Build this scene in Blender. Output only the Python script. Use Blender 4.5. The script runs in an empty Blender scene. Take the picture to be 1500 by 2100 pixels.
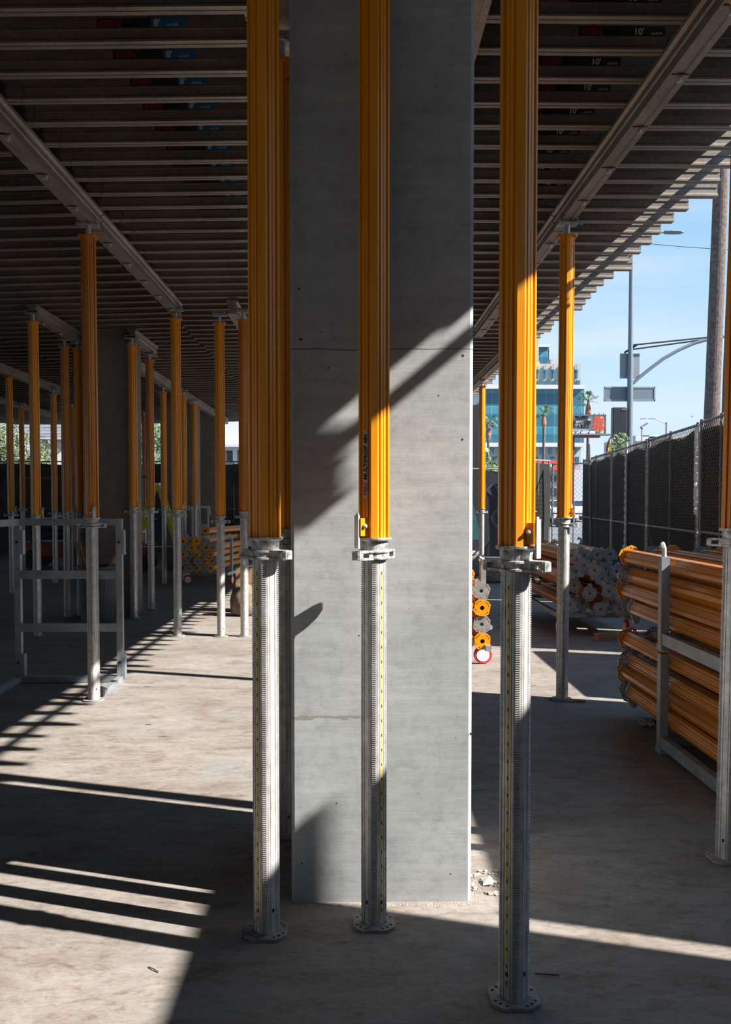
import bpy, math, random
from math import sin, cos, tan, pi, radians, atan, sqrt, hypot
from mathutils import Vector, Matrix
random.seed(7)
scn = bpy.context.scene
COL = scn.collection

# ------------------------------------------------------------------ camera, light, exposure
FPX, PITCH, HC = 1850.0, radians(2.0), 1.52
YAW = atan(25 / 1850)
HOR = 1025.0
CY = HOR + FPX * tan(PITCH)
cam_d = bpy.data.cameras.new('camera')
cam = bpy.data.objects.new('camera', cam_d)
COL.objects.link(cam)
cam.location = (0, 0, HC)
cam.rotation_euler = (pi / 2 - PITCH, 0, -YAW)
cam_d.sensor_fit = 'VERTICAL'
cam_d.sensor_height = 36.0
cam_d.lens = 36.0 * FPX / 2100
cam_d.shift_y = (CY - 1050) / 2100
cam_d.clip_end = 2000
scn.camera = cam

SUN_DIR = Vector((1.0, -0.335, 0.83)).normalized()      # towards the sun
sun_d = bpy.data.lights.new('sun', 'SUN')
sun_d.energy = 12.4
sun_d.angle = radians(0.53)
sun_d.color = (1.0, 0.945, 0.87)
sun = bpy.data.objects.new('sun', sun_d)
COL.objects.link(sun)
sun.rotation_euler = SUN_DIR.to_track_quat('Z', 'Y').to_euler()
sun.location = SUN_DIR * 30

scn.view_settings.view_transform = 'Standard'
scn.view_settings.look = 'None'
scn.view_settings.gamma = 1
scn.view_settings.exposure = 0.32
scn.view_settings.use_curve_mapping = False
scn.cycles.max_bounces = 8
scn.cycles.diffuse_bounces = 5
scn.cycles.glossy_bounces = 3

world = bpy.data.worlds.new('sky')
scn.world = world
world.use_nodes = True
nt = world.node_tree
nt.nodes.clear()
def wn(t, **k):
    n = nt.nodes.new(t)
    for a, b in k.items():
        setattr(n, a, b)
    return n
wo = wn('ShaderNodeOutputWorld'); bg = wn('ShaderNodeBackground'); bg.inputs['Strength'].default_value = 1.0
tc = wn('ShaderNodeTexCoord'); sep = wn('ShaderNodeSeparateXYZ'); ramp = wn('ShaderNodeValToRGB')
nt.links.new(tc.outputs['Generated'], sep.inputs[0]); nt.links.new(sep.outputs['Z'], ramp.inputs[0])
e = ramp.color_ramp.elements
e[0].position = 0.0; e[0].color = (0.60, 0.73, 0.85, 1)
e[1].position = 0.42; e[1].color = (0.22, 0.46, 0.80, 1)
m = e.new(0.12); m.color = (0.50, 0.68, 0.84, 1)
m = e.new(0.26); m.color = (0.33, 0.55, 0.78, 1)
mp = wn('ShaderNodeMapping'); mp.inputs['Scale'].default_value = (1.2, 1.2, 9)
mp.inputs['Rotation'].default_value = (0, 0.35, 0)
nz = wn('ShaderNodeTexNoise'); nz.inputs['Scale'].default_value = 2.6; nz.inputs['Detail'].default_value = 7
cr = wn('ShaderNodeValToRGB'); cr.color_ramp.elements[0].position = 0.42; cr.color_ramp.elements[1].position = 0.75
mx = wn('ShaderNodeMixRGB'); mx.inputs[2].default_value = (0.68, 0.75, 0.82, 1)
ml = wn('ShaderNodeMath', operation='MULTIPLY'); ml.inputs[1].default_value = 0.6
nt.links.new(tc.outputs['Generated'], mp.inputs[0]); nt.links.new(mp.outputs[0], nz.inputs['Vector'])
nt.links.new(nz.outputs['Fac'], cr.inputs[0]); nt.links.new(cr.outputs[0], ml.inputs[0]); nt.links.new(ml.outputs[0], mx.inputs[0])
nt.links.new(ramp.outputs[0], mx.inputs[1]); nt.links.new(mx.outputs[0], bg.inputs[0]); nt.links.new(bg.outputs[0], wo.inputs[0])

# ------------------------------------------------------------------ a point of the place from where the photo shows it
_R = Vector((cos(YAW), -sin(YAW), 0)); _F = Vector((sin(YAW) * cos(PITCH), cos(YAW) * cos(PITCH), -sin(PITCH))); _U = _R.cross(_F)
_C = Vector((0, 0, HC))
def ray(px, py): return _F + _R * ((px - 750) / FPX) - _U * ((py - CY) / FPX)
def gp(px, py, z=0.0):
    r = ray(px, py); return _C + r * ((z - HC) / r.z)
def at(px, py, Y):
    r = ray(px, py); return _C + r * (Y / r.y)

# ------------------------------------------------------------------ materials
MATS = {}
class NT:
    def __init__(s, name):
        s.m = bpy.data.materials.new(name); s.m.use_nodes = True
        s.t = s.m.node_tree; s.b = s.t.nodes['Principled BSDF']
        MATS[name] = s.m
    def n(s, t, **k):
        o = s.t.nodes.new(t)
        for a, b in k.items(): setattr(o, a, b)
        return o
    def l(s, a, b): s.t.links.new(a, b)
    def coord(s, scale=(1, 1, 1), rot=(0, 0, 0), kind='Object'):
        c = s.n('ShaderNodeTexCoord'); m = s.n('ShaderNodeMapping')
        m.inputs['Scale'].default_value = scale; m.inputs['Rotation'].default_value = rot
        s.l(c.outputs[kind], m.inputs[0]); return m.outputs[0]
    def world(s, scale=(1, 1, 1)):
        c = s.n('ShaderNodeNewGeometry'); m = s.n('ShaderNodeMapping'); m.inputs['Scale'].default_value = scale
        s.l(c.outputs['Position'], m.inputs[0]); return m.outputs[0]
    def noise(s, vec, scale, detail=5, rough=.55, dist=0):
        o = s.n('ShaderNodeTexNoise'); o.inputs['Scale'].default_value = scale; o.inputs['Detail'].default_value = detail
        o.inputs['Roughness'].default_value = rough; o.inputs['Distortion'].default_value = dist
        s.l(vec, o.inputs['Vector']); return o.outputs['Fac']
    def ramp(s, fac, stops):
        o = s.n('ShaderNodeValToRGB'); e = o.color_ramp.elements
        while len(e) < len(stops): e.new(.5)
        for i, (p, c) in enumerate(stops):
            e[i].position = p; e[i].color = (*c, 1) if len(c) == 3 else c
        s.l(fac, o.inputs[0]); return o.outputs[0]
    def mix(s, fac, a, b, mode='MIX'):
        o = s.n('ShaderNodeMixRGB', blend_type=mode)
        for i, x in ((0, fac), (1, a), (2, b)):
            if hasattr(x, 'links'): s.l(x, o.inputs[i])
            else: o.inputs[i].default_value = x if i == 0 else (*x, 1)
        return o.outputs[0]
    def bump(s, h, strength, dist=.01, prev=None):
        o = s.n('ShaderNodeBump'); o.inputs['Strength'].default_value = strength; o.inputs['Distance'].default_value = dist
        s.l(h, o.inputs['Height'])
        if prev is not None: s.l(prev, o.inputs['Normal'])
        return o.outputs[0]
    def math(s, op, a, b=None, clamp=False):
        o = s.n('ShaderNodeMath', operation=op); o.use_clamp = clamp
        for i, x in ((0, a), (1, b)):
            if x is None: continue
            if hasattr(x, 'links'): s.l(x, o.inputs[i])
            else: o.inputs[i].default_value = x
        return o.outputs[0]
    def set(s, col=None, rough=None, metal=None, normal=None, spec=None):
        for nm, x in (('Base Color', col), ('Roughness', rough), ('Metallic', metal), ('Normal', normal), ('Specular IOR Level', spec)):
            if x is None: continue
            if hasattr(x, 'links'): s.l(x, s.b.inputs[nm])
            else: s.b.inputs[nm].default_value = (*x, 1) if nm == 'Base Color' else x
        return s.m

def simple(name, col, rough=.6, metal=0.0, var=.25, scale=12, bump=0.0):
    q = NT(name)
    v = q.coord()
    f = q.noise(v, scale, 4)
    dark = tuple(c * (1 - var) for c in col); lite = tuple(min(1, c * (1 + var)) for c in col)
    c = q.ramp(f, [(.3, dark), (.7, lite)])
    nm = q.bump(f, bump, .004) if bump else None
    return q.set(c, rough, metal, nm)

# trowelled concrete slab
q = NT('slab')
v = q.world(); vs_ = q.world((1, 2.2, 1))
a = q.noise(v, .5, 5, .6, .4); b = q.noise(vs_, 1.6, 8, .68, .7); c = q.noise(vs_, 6.5, 9, .74, 1.0); g = q.noise(v, 70, 4)
base = q.ramp(a, [(.3, (.218, .194, .172)), (.7, (.268, .248, .229))])
base = q.mix(.8, base, q.ramp(b, [(.36, (.70, .64, .60)), (.50, (.95, .94, .93)), (.66, (1.13, 1.13, 1.13))]), 'MULTIPLY')
base = q.mix(.8, base, q.ramp(c, [(.36, (.60, .52, .47)), (.47, (.95, .93, .92)), (.7, (1.14, 1.15, 1.16))]), 'MULTIPLY')
fine = q.noise(vs_, 24, 8, .78, .6)
base = q.mix(.85, base, q.ramp(fine, [(.34, (.66, .62, .60)), (.48, (.98, .98, .98)), (.68, (1.12, 1.13, 1.14))]), 'MULTIPLY')
cool = q.ramp(q.noise(v, 1.9, 6, .7, .8), [(.50, (0, 0, 0)), (.66, (1, 1, 1))])
base = q.mix(q.math('MULTIPLY', cool, .45), base, (.225, .235, .24))
dk = q.ramp(q.noise(q.world((1, 1, 1)), 120, 2), [(.70, (0, 0, 0)), (.76, (1, 1, 1))])
base = q.mix(q.math('MULTIPLY', dk, .35), base, (.10, .075, .06))
rd = q.ramp(q.noise(v, 2.6, 8, .74, 1.6), [(.52, (0, 0, 0)), (.62, (1, 1, 1))])
base = q.mix(q.math('MULTIPLY', rd, .30), base, (.165, .115, .088))
nrm = q.bump(c, .30, .008); nrm = q.bump(g, .15, .003, nrm); nrm = q.bump(b, .22, .012, nrm)
q.set(base, q.ramp(c, [(.3, (.66,) * 3), (.7, (.85,) * 3)]), 0, nrm, .25)

# board marked cast column
q = NT('column_concrete')
v = q.coord()
a = q.noise(v, 1.7, 6, .6, .4); b = q.noise(q.coord((1, 1, 9)), 2.2, 8, .7); c = q.noise(v, 14, 8, .75); 
base = q.ramp(a, [(.3, (.275, .287, .29)), (.7, (.395, .412, .415))])
base = q.mix(.7, base, q.ramp(b, [(.3, (.78, .78, .78)), (.6, (1.06, 1.06, 1.06))]), 'MULTIPLY')
base = q.mix(.6, base, q.ramp(c, [(.32, (.66, .66, .66)), (.5, (1, 1, 1)), (.7, (1.1, 1.1, 1.1))]), 'MULTIPLY')
gm = q.n('ShaderNodeSeparateXYZ'); q.l(v, gm.inputs[0])
zz = q.math('ADD', gm.outputs['Z'], q.math('MULTIPLY', q.noise(v, 6, 3), .02))
def line(z, w):
    return q.math('LESS_THAN', q.math('ABSOLUTE', q.math('SUBTRACT', zz, z)), w)
base = q.mix(q.math('MULTIPLY', line(2.088, .0022), .75), base, (.06, .05, .045))
wob = q.math('MULTIPLY', q.math('SUBTRACT', q.noise(q.coord((1, 1, 3)), 13, 5, .7), .5), .05)
band = q.math('LESS_THAN', q.math('ABSOLUTE', q.math('SUBTRACT', q.math('ADD', zz, wob), .712)), .0062)
crk = q.math('MULTIPLY', band, q.math('LESS_THAN', gm.outputs['X'], .262))
base = q.mix(q.math('MULTIPLY', crk, .75), base, (.20, .17, .14))
sp = q.math('MULTIPLY', q.math('LESS_THAN', q.math('ABSOLUTE', q.math('SUBTRACT', gm.outputs['Z'], .755)), .016), q.math('GREATER_THAN', q.noise(v, 24, 6, .75), .60))
base = q.mix(q.math('MULTIPLY', sp, .5), base, (.24, .16, .11))
hl = q.ramp(q.noise(q.coord((1.2, 1, 26)), 3.2, 5, .7), [(.60, (0, 0, 0)), (.66, (1, 1, 1))])
base = q.mix(q.math('MULTIPLY', hl, .16), base, (.13, .125, .12))
vo = q.n('ShaderNodeTexVoronoi'); vo.inputs['Scale'].default_value = 7.5; q.l(v, vo.inputs['Vector'])
pits = q.math('LESS_THAN', vo.outputs['Distance'], .030)
base = q.mix(q.math('MULTIPLY', pits, .7), base, (.09, .08, .075))
nrm = q.bump(b, .18, .006); nrm = q.bump(c, .25, .003, nrm); nrm = q.bump(q.math('SUBTRACT', 1.0, pits), .6, .006, nrm)
q.set(base, .82, 0, nrm, .25)

q = NT('old_column')
v = q.coord(); a = q.noise(v, 1.2, 6, .6, .5); c = q.noise(v, 10, 7, .7)
base = q.ramp(a, [(.3, (.12, .10, .082)), (.7, (.22, .195, .17))])
base = q.mix(.6, base, q.ramp(c, [(.35, (.7, .7, .7)), (.6, (1.05, 1.05, 1.05))]), 'MULTIPLY')
q.set(base, .85, 0, q.bump(c, .3, .005))

# orange powder coat, worn
def paint(name, col, worn):
    q = NT(name)
    v = q.coord((1, 1, .25)); v2 = q.coord()
    a = q.noise(v, 9, 5); b = q.noise(q.coord((1, 1, .5)), 55, 6, .7)
    base = q.ramp(a, [(.3, tuple(x * .82 for x in col)), (.7, col)])
    w = q.ramp(b, [(.70 - worn, (0, 0, 0)), (.735 - worn, (1, 1, 1))])
    base = q.mix(w, base, (.36, .30, .25))
    st = q.ramp(q.noise(q.coord((6, 6, .5)), 4, 5), [(.55, (0, 0, 0)), (.8, (1, 1, 1))])
    base = q.mix(q.math('MULTIPLY', st, .45), base, (.25, .11, .02))
    q.set(base, q.ramp(a, [(.3, (.28,) * 3), (.7, (.48,) * 3)]), 0, q.bump(b, .08, .002), .5)
paint('orange_paint', (.80, .295, .004), 0.0)
paint('orange_chipped', (.80, .295, .004), .028)
paint('orange_worn', (.58, .19, .008), .06)

q = NT('galvanised')
v = q.coord(); a = q.noise(v, 22, 6, .65); b = q.noise(q.coord((8, 8, .6)), 6, 5)
base = q.ramp(a, [(.3, (.42, .41, .40)), (.7, (.70, .70, .70))])
base = q.mix(.6, base, q.ramp(b, [(.35, (.62, .57, .53)), (.62, (1.05, 1.05, 1.05))]), 'MULTIPLY')
q.set(base, q.ramp(a, [(.3, (.5,) * 3), (.7, (.36,) * 3)]), .38, q.bump(a, .1, .002))
q = NT('cast_nut')
v = q.coord(); a = q.noise(v, 45, 6, .7)
base = q.ramp(a, [(.34, (.15, .14, .13)), (.5, (.40, .40, .39)), (.7, (.62, .62, .62))])
q.set(base, .55, .55, q.bump(a, .5, .003))
q = NT('frame_steel')
v = q.coord(); a = q.noise(v, 8, 6, .65)
base = q.ramp(a, [(.3, (.20, .225, .25)), (.7, (.36, .395, .42))])
q.set(base, .5, .45, q.bump(a, .08, .002))
q = NT('plate_grey')
v = q.coord(); a = q.noise(v, 18, 6, .65)
q.set(q.ramp(a, [(.3, (.17, .155, .145)), (.7, (.34, .33, .32))]), .7, .25, q.bump(a, .2, .003))

q = NT('deck_aluminium')
v = q.coord((.25, 1, 1)); a = q.noise(v, 9, 7, .65); b = q.noise(q.coord(), 35, 5, .7)
base = q.ramp(a, [(.3, (.145, .125, .11)), (.7, (.31, .27, .24))])
base = q.mix(.6, base, q.ramp(b, [(.33, (.6, .57, .55)), (.55, (1, 1, 1))]), 'MULTIPLY')
q.set(base, q.ramp(a, [(.3, (.55,) * 3), (.7, (.36,) * 3)]), .35, q.bump(b, .12, .002))
q = NT('beam_aluminium')
v = q.coord((1, .25, 1)); a = q.noise(v, 7, 7, .65); b = q.noise(q.coord(), 28, 5, .7)
base = q.ramp(a, [(.3, (.20, .165, .14)), (.7, (.36, .31, .27))])
base = q.mix(.6, base, q.ramp(b, [(.33, (.55, .50, .46)), (.55, (1, 1, 1))]), 'MULTIPLY')
q.set(base, .45, .35, q.bump(b, .12, .002))
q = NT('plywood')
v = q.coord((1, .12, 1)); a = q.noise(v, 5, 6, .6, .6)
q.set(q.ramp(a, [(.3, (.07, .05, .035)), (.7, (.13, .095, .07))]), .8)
q = NT('timber')
v = q.coord((.3, 3, 3)); a = q.noise(v, 9, 6, .6, .6)
q.set(q.ramp(a, [(.3, (.22, .11, .05)), (.7, (.38, .22, .12))]), .8, 0, q.bump(a, .2, .003))
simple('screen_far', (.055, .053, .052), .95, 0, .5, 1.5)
simple('screen_black', (.010, .009, .008), .95)
q = NT('screen_fabric')
v = q.coord(); a = q.noise(v, 1.4, 5, .6, .8); b = q.noise(v, 60, 3)
q.set(q.ramp(a, [(.3, (.020, .015, .012)), (.7, (.052, .038, .03))]), .9, 0, q.bump(b, .3, .004), .15)

simple('pit_dark', (.045, .04, .037), .95)
simple('wire_dark', (.10, .085, .075), .6, .3)
simple('wire_fence', (.13, .115, .10), .55, .4)
simple('post_grey', (.20, .19, .185), .5, .5)
simple('black_rubber', (.012, .012, .013), .6)
simple('bin_grey', (.045, .05, .06), .55, 0, .35, 6)
simple('red_wheel', (.55, .03, .03), .45)
simple('white_plastic', (.78, .78, .76), .5, 0, .08)
q = NT('scale_yellow'); v = q.coord(); sx = q.n('ShaderNodeSeparateXYZ'); q.l(v, sx.inputs[0])
fr = q.math('FRACT', q.math('MULTIPLY', sx.outputs['Z'], 19.0))
mk = q.math('MULTIPLY', q.math('LESS_THAN', fr, .22), q.math('LESS_THAN', q.math('ABSOLUTE', sx.outputs['Y']), .0026))
yl = q.ramp(q.noise(v, 30, 5, .7), [(.35, (.42, .30, .04)), (.6, (.74, .53, .02))])
q.set(q.mix(mk, yl, (.03, .02, .01)), .5)
simple('yellow_rail', (.62, .55, .03), .5)
simple('bark', (.10, .075, .07), .95, 0, .5, 10, .8)
simple('palm_skirt', (.26, .13, .085), .95, 0, .4, 20)
simple('palm_leaf', (.10, .16, .055), .55, 0, .5, 3)
simple('leaf_olive', (.105, .125, .055), .6, 0, .55, 2)
simple('leaf_green', (.07, .14, .035), .6, 0, .6, 2)
simple('white_wall', (.47, .48, .50), .8, 0, .05)
simple('grey_wall', (.34, .335, .33), .8, 0, .08)
simple('louvre', (.25, .27, .29), .6)
simple('dark_glass', (.02, .03, .04), .1)
simple('asphalt', (.13, .14, .155), .9, 0, .2, 1)
simple('pole_paint', (.12, .15, .185), .5, .1, .12)
simple('sign_back', (.20, .22, .25), .5, .3, .1)
simple('signal_black', (.012, .014, .018), .4)
simple('letter_black', (.006, .006, .006), .95, 0, .05)
simple('letter_red', (.42, .015, .02), .5, 0, .05)
simple('letter_white', (.75, .75, .75), .5, 0, .05)
simple('sticker_blue', (.02, .16, .36), .5, 0, .1)
simple('sticker_dark', (.028, .028, .032), .5, 0, .1)
simple('sticker_pale', (.45, .42, .40), .5, 0, .15)
simple('car_white', (.45, .46, .48), .25, 0, .03)
simple('machine_orange', (.30, .06, .015), .5)
simple('teal_paint', (.008, .06, .065), .6)
simple('navy_banner', (.006, .007, .012), .6)
simple('violet_paint', (.035, .028, .055), .6)
simple('maroon', (.22, .01, .03), .5)
simple('amber', (.85, .50, .04), .5)
simple('sign_green', (.01, .28, .10), .5)
simple('sign_red', (.6, .05, .04), .5)
simple('berry', (.45, .06, .04), .5, 0, .6, 40)
simple('crust', (.72, .38, .18), .7, 0, .3, 30)
simple('cardboard', (.22, .13, .08), .9)
simple('sack', (.15, .115, .08), .95, 0, .4, 14)
simple('rubble', (.26, .23, .20), .95, 0, .5, 30, .5)
simple('twig', (.08, .05, .035), .9)
simple('spray_green', (.02, .45, .08), .6)
simple('blocker', (.30, .22, .14), .8)

q = NT('curtain_glass')
c_ = q.coord()
br = q.n('ShaderNodeTexBrick'); br.offset = 0
br.inputs['Color1'].default_value = (.028, .115, .165, 1); br.inputs['Color2'].default_value = (.038, .15, .205, 1)
br.inputs['Mortar'].default_value = (.075, .19, .24, 1); br.inputs['Scale'].default_value = 1
br.inputs['Brick Width'].default_value = 1.5; br.inputs['Row Height'].default_value = 3.4; br.inputs['Mortar Size'].default_value = .09
sx = q.n('ShaderNodeSeparateXYZ'); cx_ = q.n('ShaderNodeCombineXYZ'); q.l(c_, sx.inputs[0]); q.l(sx.outputs['X'], cx_.inputs['X']); q.l(sx.outputs['Z'], cx_.inputs['Y'])
q.l(cx_.outputs[0], br.inputs['Vector'])
wv = q.ramp(q.math('FRACT', q.math('DIVIDE', sx.outputs['Z'], 3.4)), [(.0, (.85, .9, .95)), (.62, (.85, .9, .95)), (.66, (1.5, 1.45, 1.35)), (1., (1.5, 1.45, 1.35))])
q.set(q.mix(1, br.outputs[0], wv, 'MULTIPLY'), .25)

def M(n): return MATS[n]

# ------------------------------------------------------------------ mesh helpers
class MB:
    def __init__(s): s.v = []; s.f = []
    def add(s, vs, fs, mat=None):
        o = len(s.v)
        s.v += [tuple(mat @ Vector(p)) if mat is not None else tuple(p) for p in vs]
        s.f += [tuple(i + o for i in f) for f in fs]
        return s
    def box(s, c, d, rot=None):
        x, y, z = (k / 2 for k in d)
        vs = [Vector((a, b, e)) for a in (-x, x) for b in (-y, y) for e in (-z, z)]
        if rot is not None: vs = [rot @ k for k in vs]
        vs = [k + Vector(c) for k in vs]
        return s.add(vs, [(0, 1, 3, 2), (4, 6, 7, 5), (0, 4, 5, 1), (2, 3, 7, 6), (0, 2, 6, 4), (1, 5, 7, 3)])
    def bar(s, p0, p1, w, h, up=(0, 0, 1)):
        p0, p1 = Vector(p0), Vector(p1); d = p1 - p0; L = d.length; z = d.normalized()
        u = Vector(up)
        if abs(u.dot(z)) > .98: u = Vector((1, 0, 0))
        x = u.cross(z).normalized(); y = z.cross(x)
        r = Matrix((x, y, z)).transposed()
        return s.box((p0 + p1) / 2, (w, h, L), r)
    def cyl(s, p0, p1, r, n=16, r1=None, caps=True):
        p0, p1 = Vector(p0), Vector(p1); r1 = r if r1 is None else r1
        z = (p1 - p0).normalized(); u = Vector((0, 0, 1)) if abs(z.z) < .9 else Vector((1, 0, 0))
        x = u.cross(z).normalized(); y = z.cross(x)
        vs = []
        for p, rr in ((p0, r), (p1, r1)):
            vs += [p + (x * cos(2 * pi * i / n) + y * sin(2 * pi * i / n)) * rr for i in range(n)]
        fs = [(i, (i + 1) % n, n + (i + 1) % n, n + i) for i in range(n)]
        if caps: fs += [tuple(range(n))[::-1], tuple(range(n, 2 * n))]
        return s.add(vs, fs)
    def tube(s, pts, r, n=6):
        pts = [Vector(p) for p in pts]; rr = r if isinstance(r, (list, tuple)) else [r] * len(pts)
        vs = []; px = None
        for i, p in enumerate(pts):
            d = (pts[min(i + 1, len(pts) - 1)] - pts[max(i - 1, 0)]).normalized()
            if px is None:
                u = Vector((0, 0, 1)) if abs(d.z) < .9 else Vector((1, 0, 0)); px = u.cross(d).normalized()
            px = (px - d * px.dot(d)).normalized(); py = d.cross(px)
            vs += [p + (px * cos(2 * pi * k / n) + py * sin(2 * pi * k / n)) * rr[i] for k in range(n)]
        fs = [(i * n + k, i * n + (k + 1) % n, (i + 1) * n + (k + 1) % n, (i + 1) * n + k) for i in range(len(pts) - 1) for k in range(n)]
        fs += [tuple(range(n))[::-1], tuple(range((len(pts) - 1) * n, len(pts) * n))]
        return s.add(vs, fs)
    def prism(s, prof, z0, z1, mat=None, caps=True):
        n = len(prof)
        vs = [(x, y, z0) for x, y in prof] + [(x, y, z1) for x, y in prof]
        fs = [(i, (i + 1) % n, n + (i + 1) % n, n + i) for i in range(n)]
        if caps: fs += [tuple(range(n))[::-1], tuple(range(n, 2 * n))]
        return s.add(vs, fs, mat)
    def lathe(s, prof, n=24, mat=None):
        vs = [(r * cos(2 * pi * k / n), r * sin(2 * pi * k / n), z) for r, z in prof for k in range(n)]
        fs = [(i * n + k, i * n + (k + 1) % n, (i + 1) * n + (k + 1) % n, (i + 1) * n + k) for i in range(len(prof) - 1) for k in range(n)]
        fs += [tuple(range(n))[::-1], tuple(range((len(prof) - 1) * n, len(prof) * n))]
        return s.add(vs, fs, mat)
    def mesh(s, name, mat, smooth=False):
        me = bpy.data.meshes.new(name); me.from_pydata(s.v, [], s.f)
        me.materials.append(mat if not isinstance(mat, str) else M(mat))
        if smooth: me.shade_smooth()
        me.update(); return me
    def build(s, name, mat, parent=None, smooth=False):
        return put(s.mesh(name, mat, smooth), name, parent)

def put(me, name, parent=None, loc=(0, 0, 0), rot=(0, 0, 0)):
    o = bpy.data.objects.new(name, me); COL.objects.link(o)
    o.location = loc; o.rotation_euler = rot
    if parent is not None: o.parent = parent
    return o
def tag(o, label, cat, group=None, kind=None):
    if label: o['label'] = label
    if cat: o['category'] = cat
    if group: o['group'] = group
    if kind: o['kind'] = kind
    return o
def thing(name, label, cat, loc=(0, 0, 0), rot=(0, 0, 0), group=None):
    o = bpy.data.objects.new(name, None); COL.objects.link(o); o.empty_display_size = .1
    o.location = loc; o.rotation_euler = rot
    return tag(o, label, cat, group)
def struct(o):
    o['kind'] = 'structure'; return o
def bevel(o, w, seg=2):
    m = o.modifiers.new('bevel', 'BEVEL'); m.width = w; m.segments = seg; m.limit_method = 'ANGLE'; return o
def copy_tree(o, parent=None):
    kids = list(o.children)
    c = o.copy(); COL.objects.link(c)
    if parent is not None: c.parent = parent
    for k in kids: copy_tree(k, c)
    return c
def holed(name, outline, holes, t, mat):
    """flat plate with real round holes, as a mesh"""
    cu = bpy.data.curves.new(name, 'CURVE'); cu.dimensions = '2D'; cu.fill_mode = 'BOTH'; cu.extrude = t / 2
    def spl(pts):
        s = cu.splines.new('POLY'); s.points.add(len(pts) - 1); s.use_cyclic_u = True
        for i, p in enumerate(pts): s.points[i].co = (p[0], p[1], 0, 1)
    spl(outline)
    for x, y, r in holes: spl([(x + r * cos(2 * pi * k / 12), y + r * sin(2 * pi * k / 12)) for k in range(12)])
    o = bpy.data.objects.new(name, cu); COL.objects.link(o)
    me = bpy.data.meshes.new_from_object(o); me.name = name
    bpy.data.objects.remove(o); bpy.data.curves.remove(cu)
    me.materials.clear(); me.materials.append(M(mat)); return me
def text_mesh(s, size, mat, ext=.0005, align='LEFT', bold=0.0, shear=0.0, space=1.0):
    cu = bpy.data.curves.new('t', 'FONT'); cu.body = s; cu.size = size; cu.extrude = ext; cu.align_x = align
    cu.offset = bold; cu.shear = shear; cu.space_character = space; cu.resolution_u = 3
    o = bpy.data.objects.new('t', cu); COL.objects.link(o)
    me = bpy.data.meshes.new_from_object(o); bpy.data.objects.remove(o); bpy.data.curves.remove(cu)
    me.materials.clear(); me.materials.append(M(mat)); return me
UPR = (pi / 2, 0, 0)    # writing that stands upright and faces the viewer's side (-Y)

# ------------------------------------------------------------------ floor, street
def flat(name, x0, x1, y0, y1, z, mat, t=.2):
    return MB().box(((x0 + x1) / 2, (y0 + y1) / 2, z - t / 2), (x1 - x0, y1 - y0, t)).build(name, mat)
struct(flat('floor', -27, 6.5, -19, 28, 0, 'slab'))
struct(flat('trim_1', -400, 400, -40, 600, -.05, 'asphalt', .3))

# ------------------------------------------------------------------ columns
CH = .013
def column(x0, x1, y0, y1, h, mat, name, label):
    w, d = x1 - x0, y1 - y0
    c = CH
    prof = [(c, 0), (w - c, 0), (w, c), (w, d - c), (w - c, d), (c, d), (0, d - c), (0, c)]
    o = MB().prism(prof, 0, h).build(name, mat); o.location = (x0, y0, 0)
    tag(o, label, 'column'); return o
col = column(-.234, .446, 3.36, 4.04, 3.92, 'column_concrete', 'concrete_column', 'big square bare concrete column in the middle, bright diagonal sun patch on its face')
for px, py, rr in ((950, 729, .008), (949, 901, .006), (614, 592, .007), (617, 696, .009), (603, 1308, .008), (737, 1303, .004), (966, 1505, .008), (620, 1770, .005), (691, 1647, .004), (925, 1792, .004), (900, 811, .004), (674, 754, .006)):
    hx = at(px, py, 3.36)
    MB().add([(hx.x - .234 * 0 + rr * .62 * (1 + .15 * sin(2.1 * k + px)) * cos(k * pi / 5), 3.3592, hx.z + rr * .62 * (1 + .15 * cos(1.3 * k + py)) * sin(k * pi / 5)) for k in range(10)], [tuple(range(10))]).build('tie_hole', 'pit_dark', None)
for o_ in [q_ for q_ in scn.objects if q_.name.startswith('tie_hole')]:
    o_.parent = col; o_.location = (.234, -3.36, 0)
# mortar crumbs at the column's foot
random.seed(3)
mb = MB()
for i in range(420):
    t = random.random(); x = -.27 + t * .76; y = 3.345 - abs(random.gauss(0, .014)); r = random.uniform(.0012, .0042)
    if random.random() < .25: x = .455 + random.random() * .04; y = 3.36 + random.random() * .5
    mb.add([(x - r, y - r, 0), (x + r, y - r * .6, 0), (x + r * .8, y + r, 0), (x - r * .7, y + r, 0), (x, y, r * .9)], [(0, 1, 4), (1, 2, 4), (2, 3, 4), (3, 0, 4), (3, 2, 1, 0)])
tag(mb.build('mortar_crumbs', 'rubble'), 'pale mortar crumbs along the foot of the big column', 'rubble', kind='stuff')
column(-3.46, -2.87, 11.65, 12.3, 3.75, 'old_column', 'concrete_column', 'brown stained concrete column behind the grey bin, left of centre')
column(-3.98, -3.36, 19.3, 19.9, 3.75, 'old_column', 'concrete_column', 'far dim concrete column just left of the darkest one, behind the stored props')
column(-3.70, -3.24, 21.8, 22.4, 3.75, 'screen_dark' if 'screen_dark' in MATS else 'old_column', 'concrete_column', 'farthest and darkest concrete column, right of the aluminium trolley')

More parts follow.
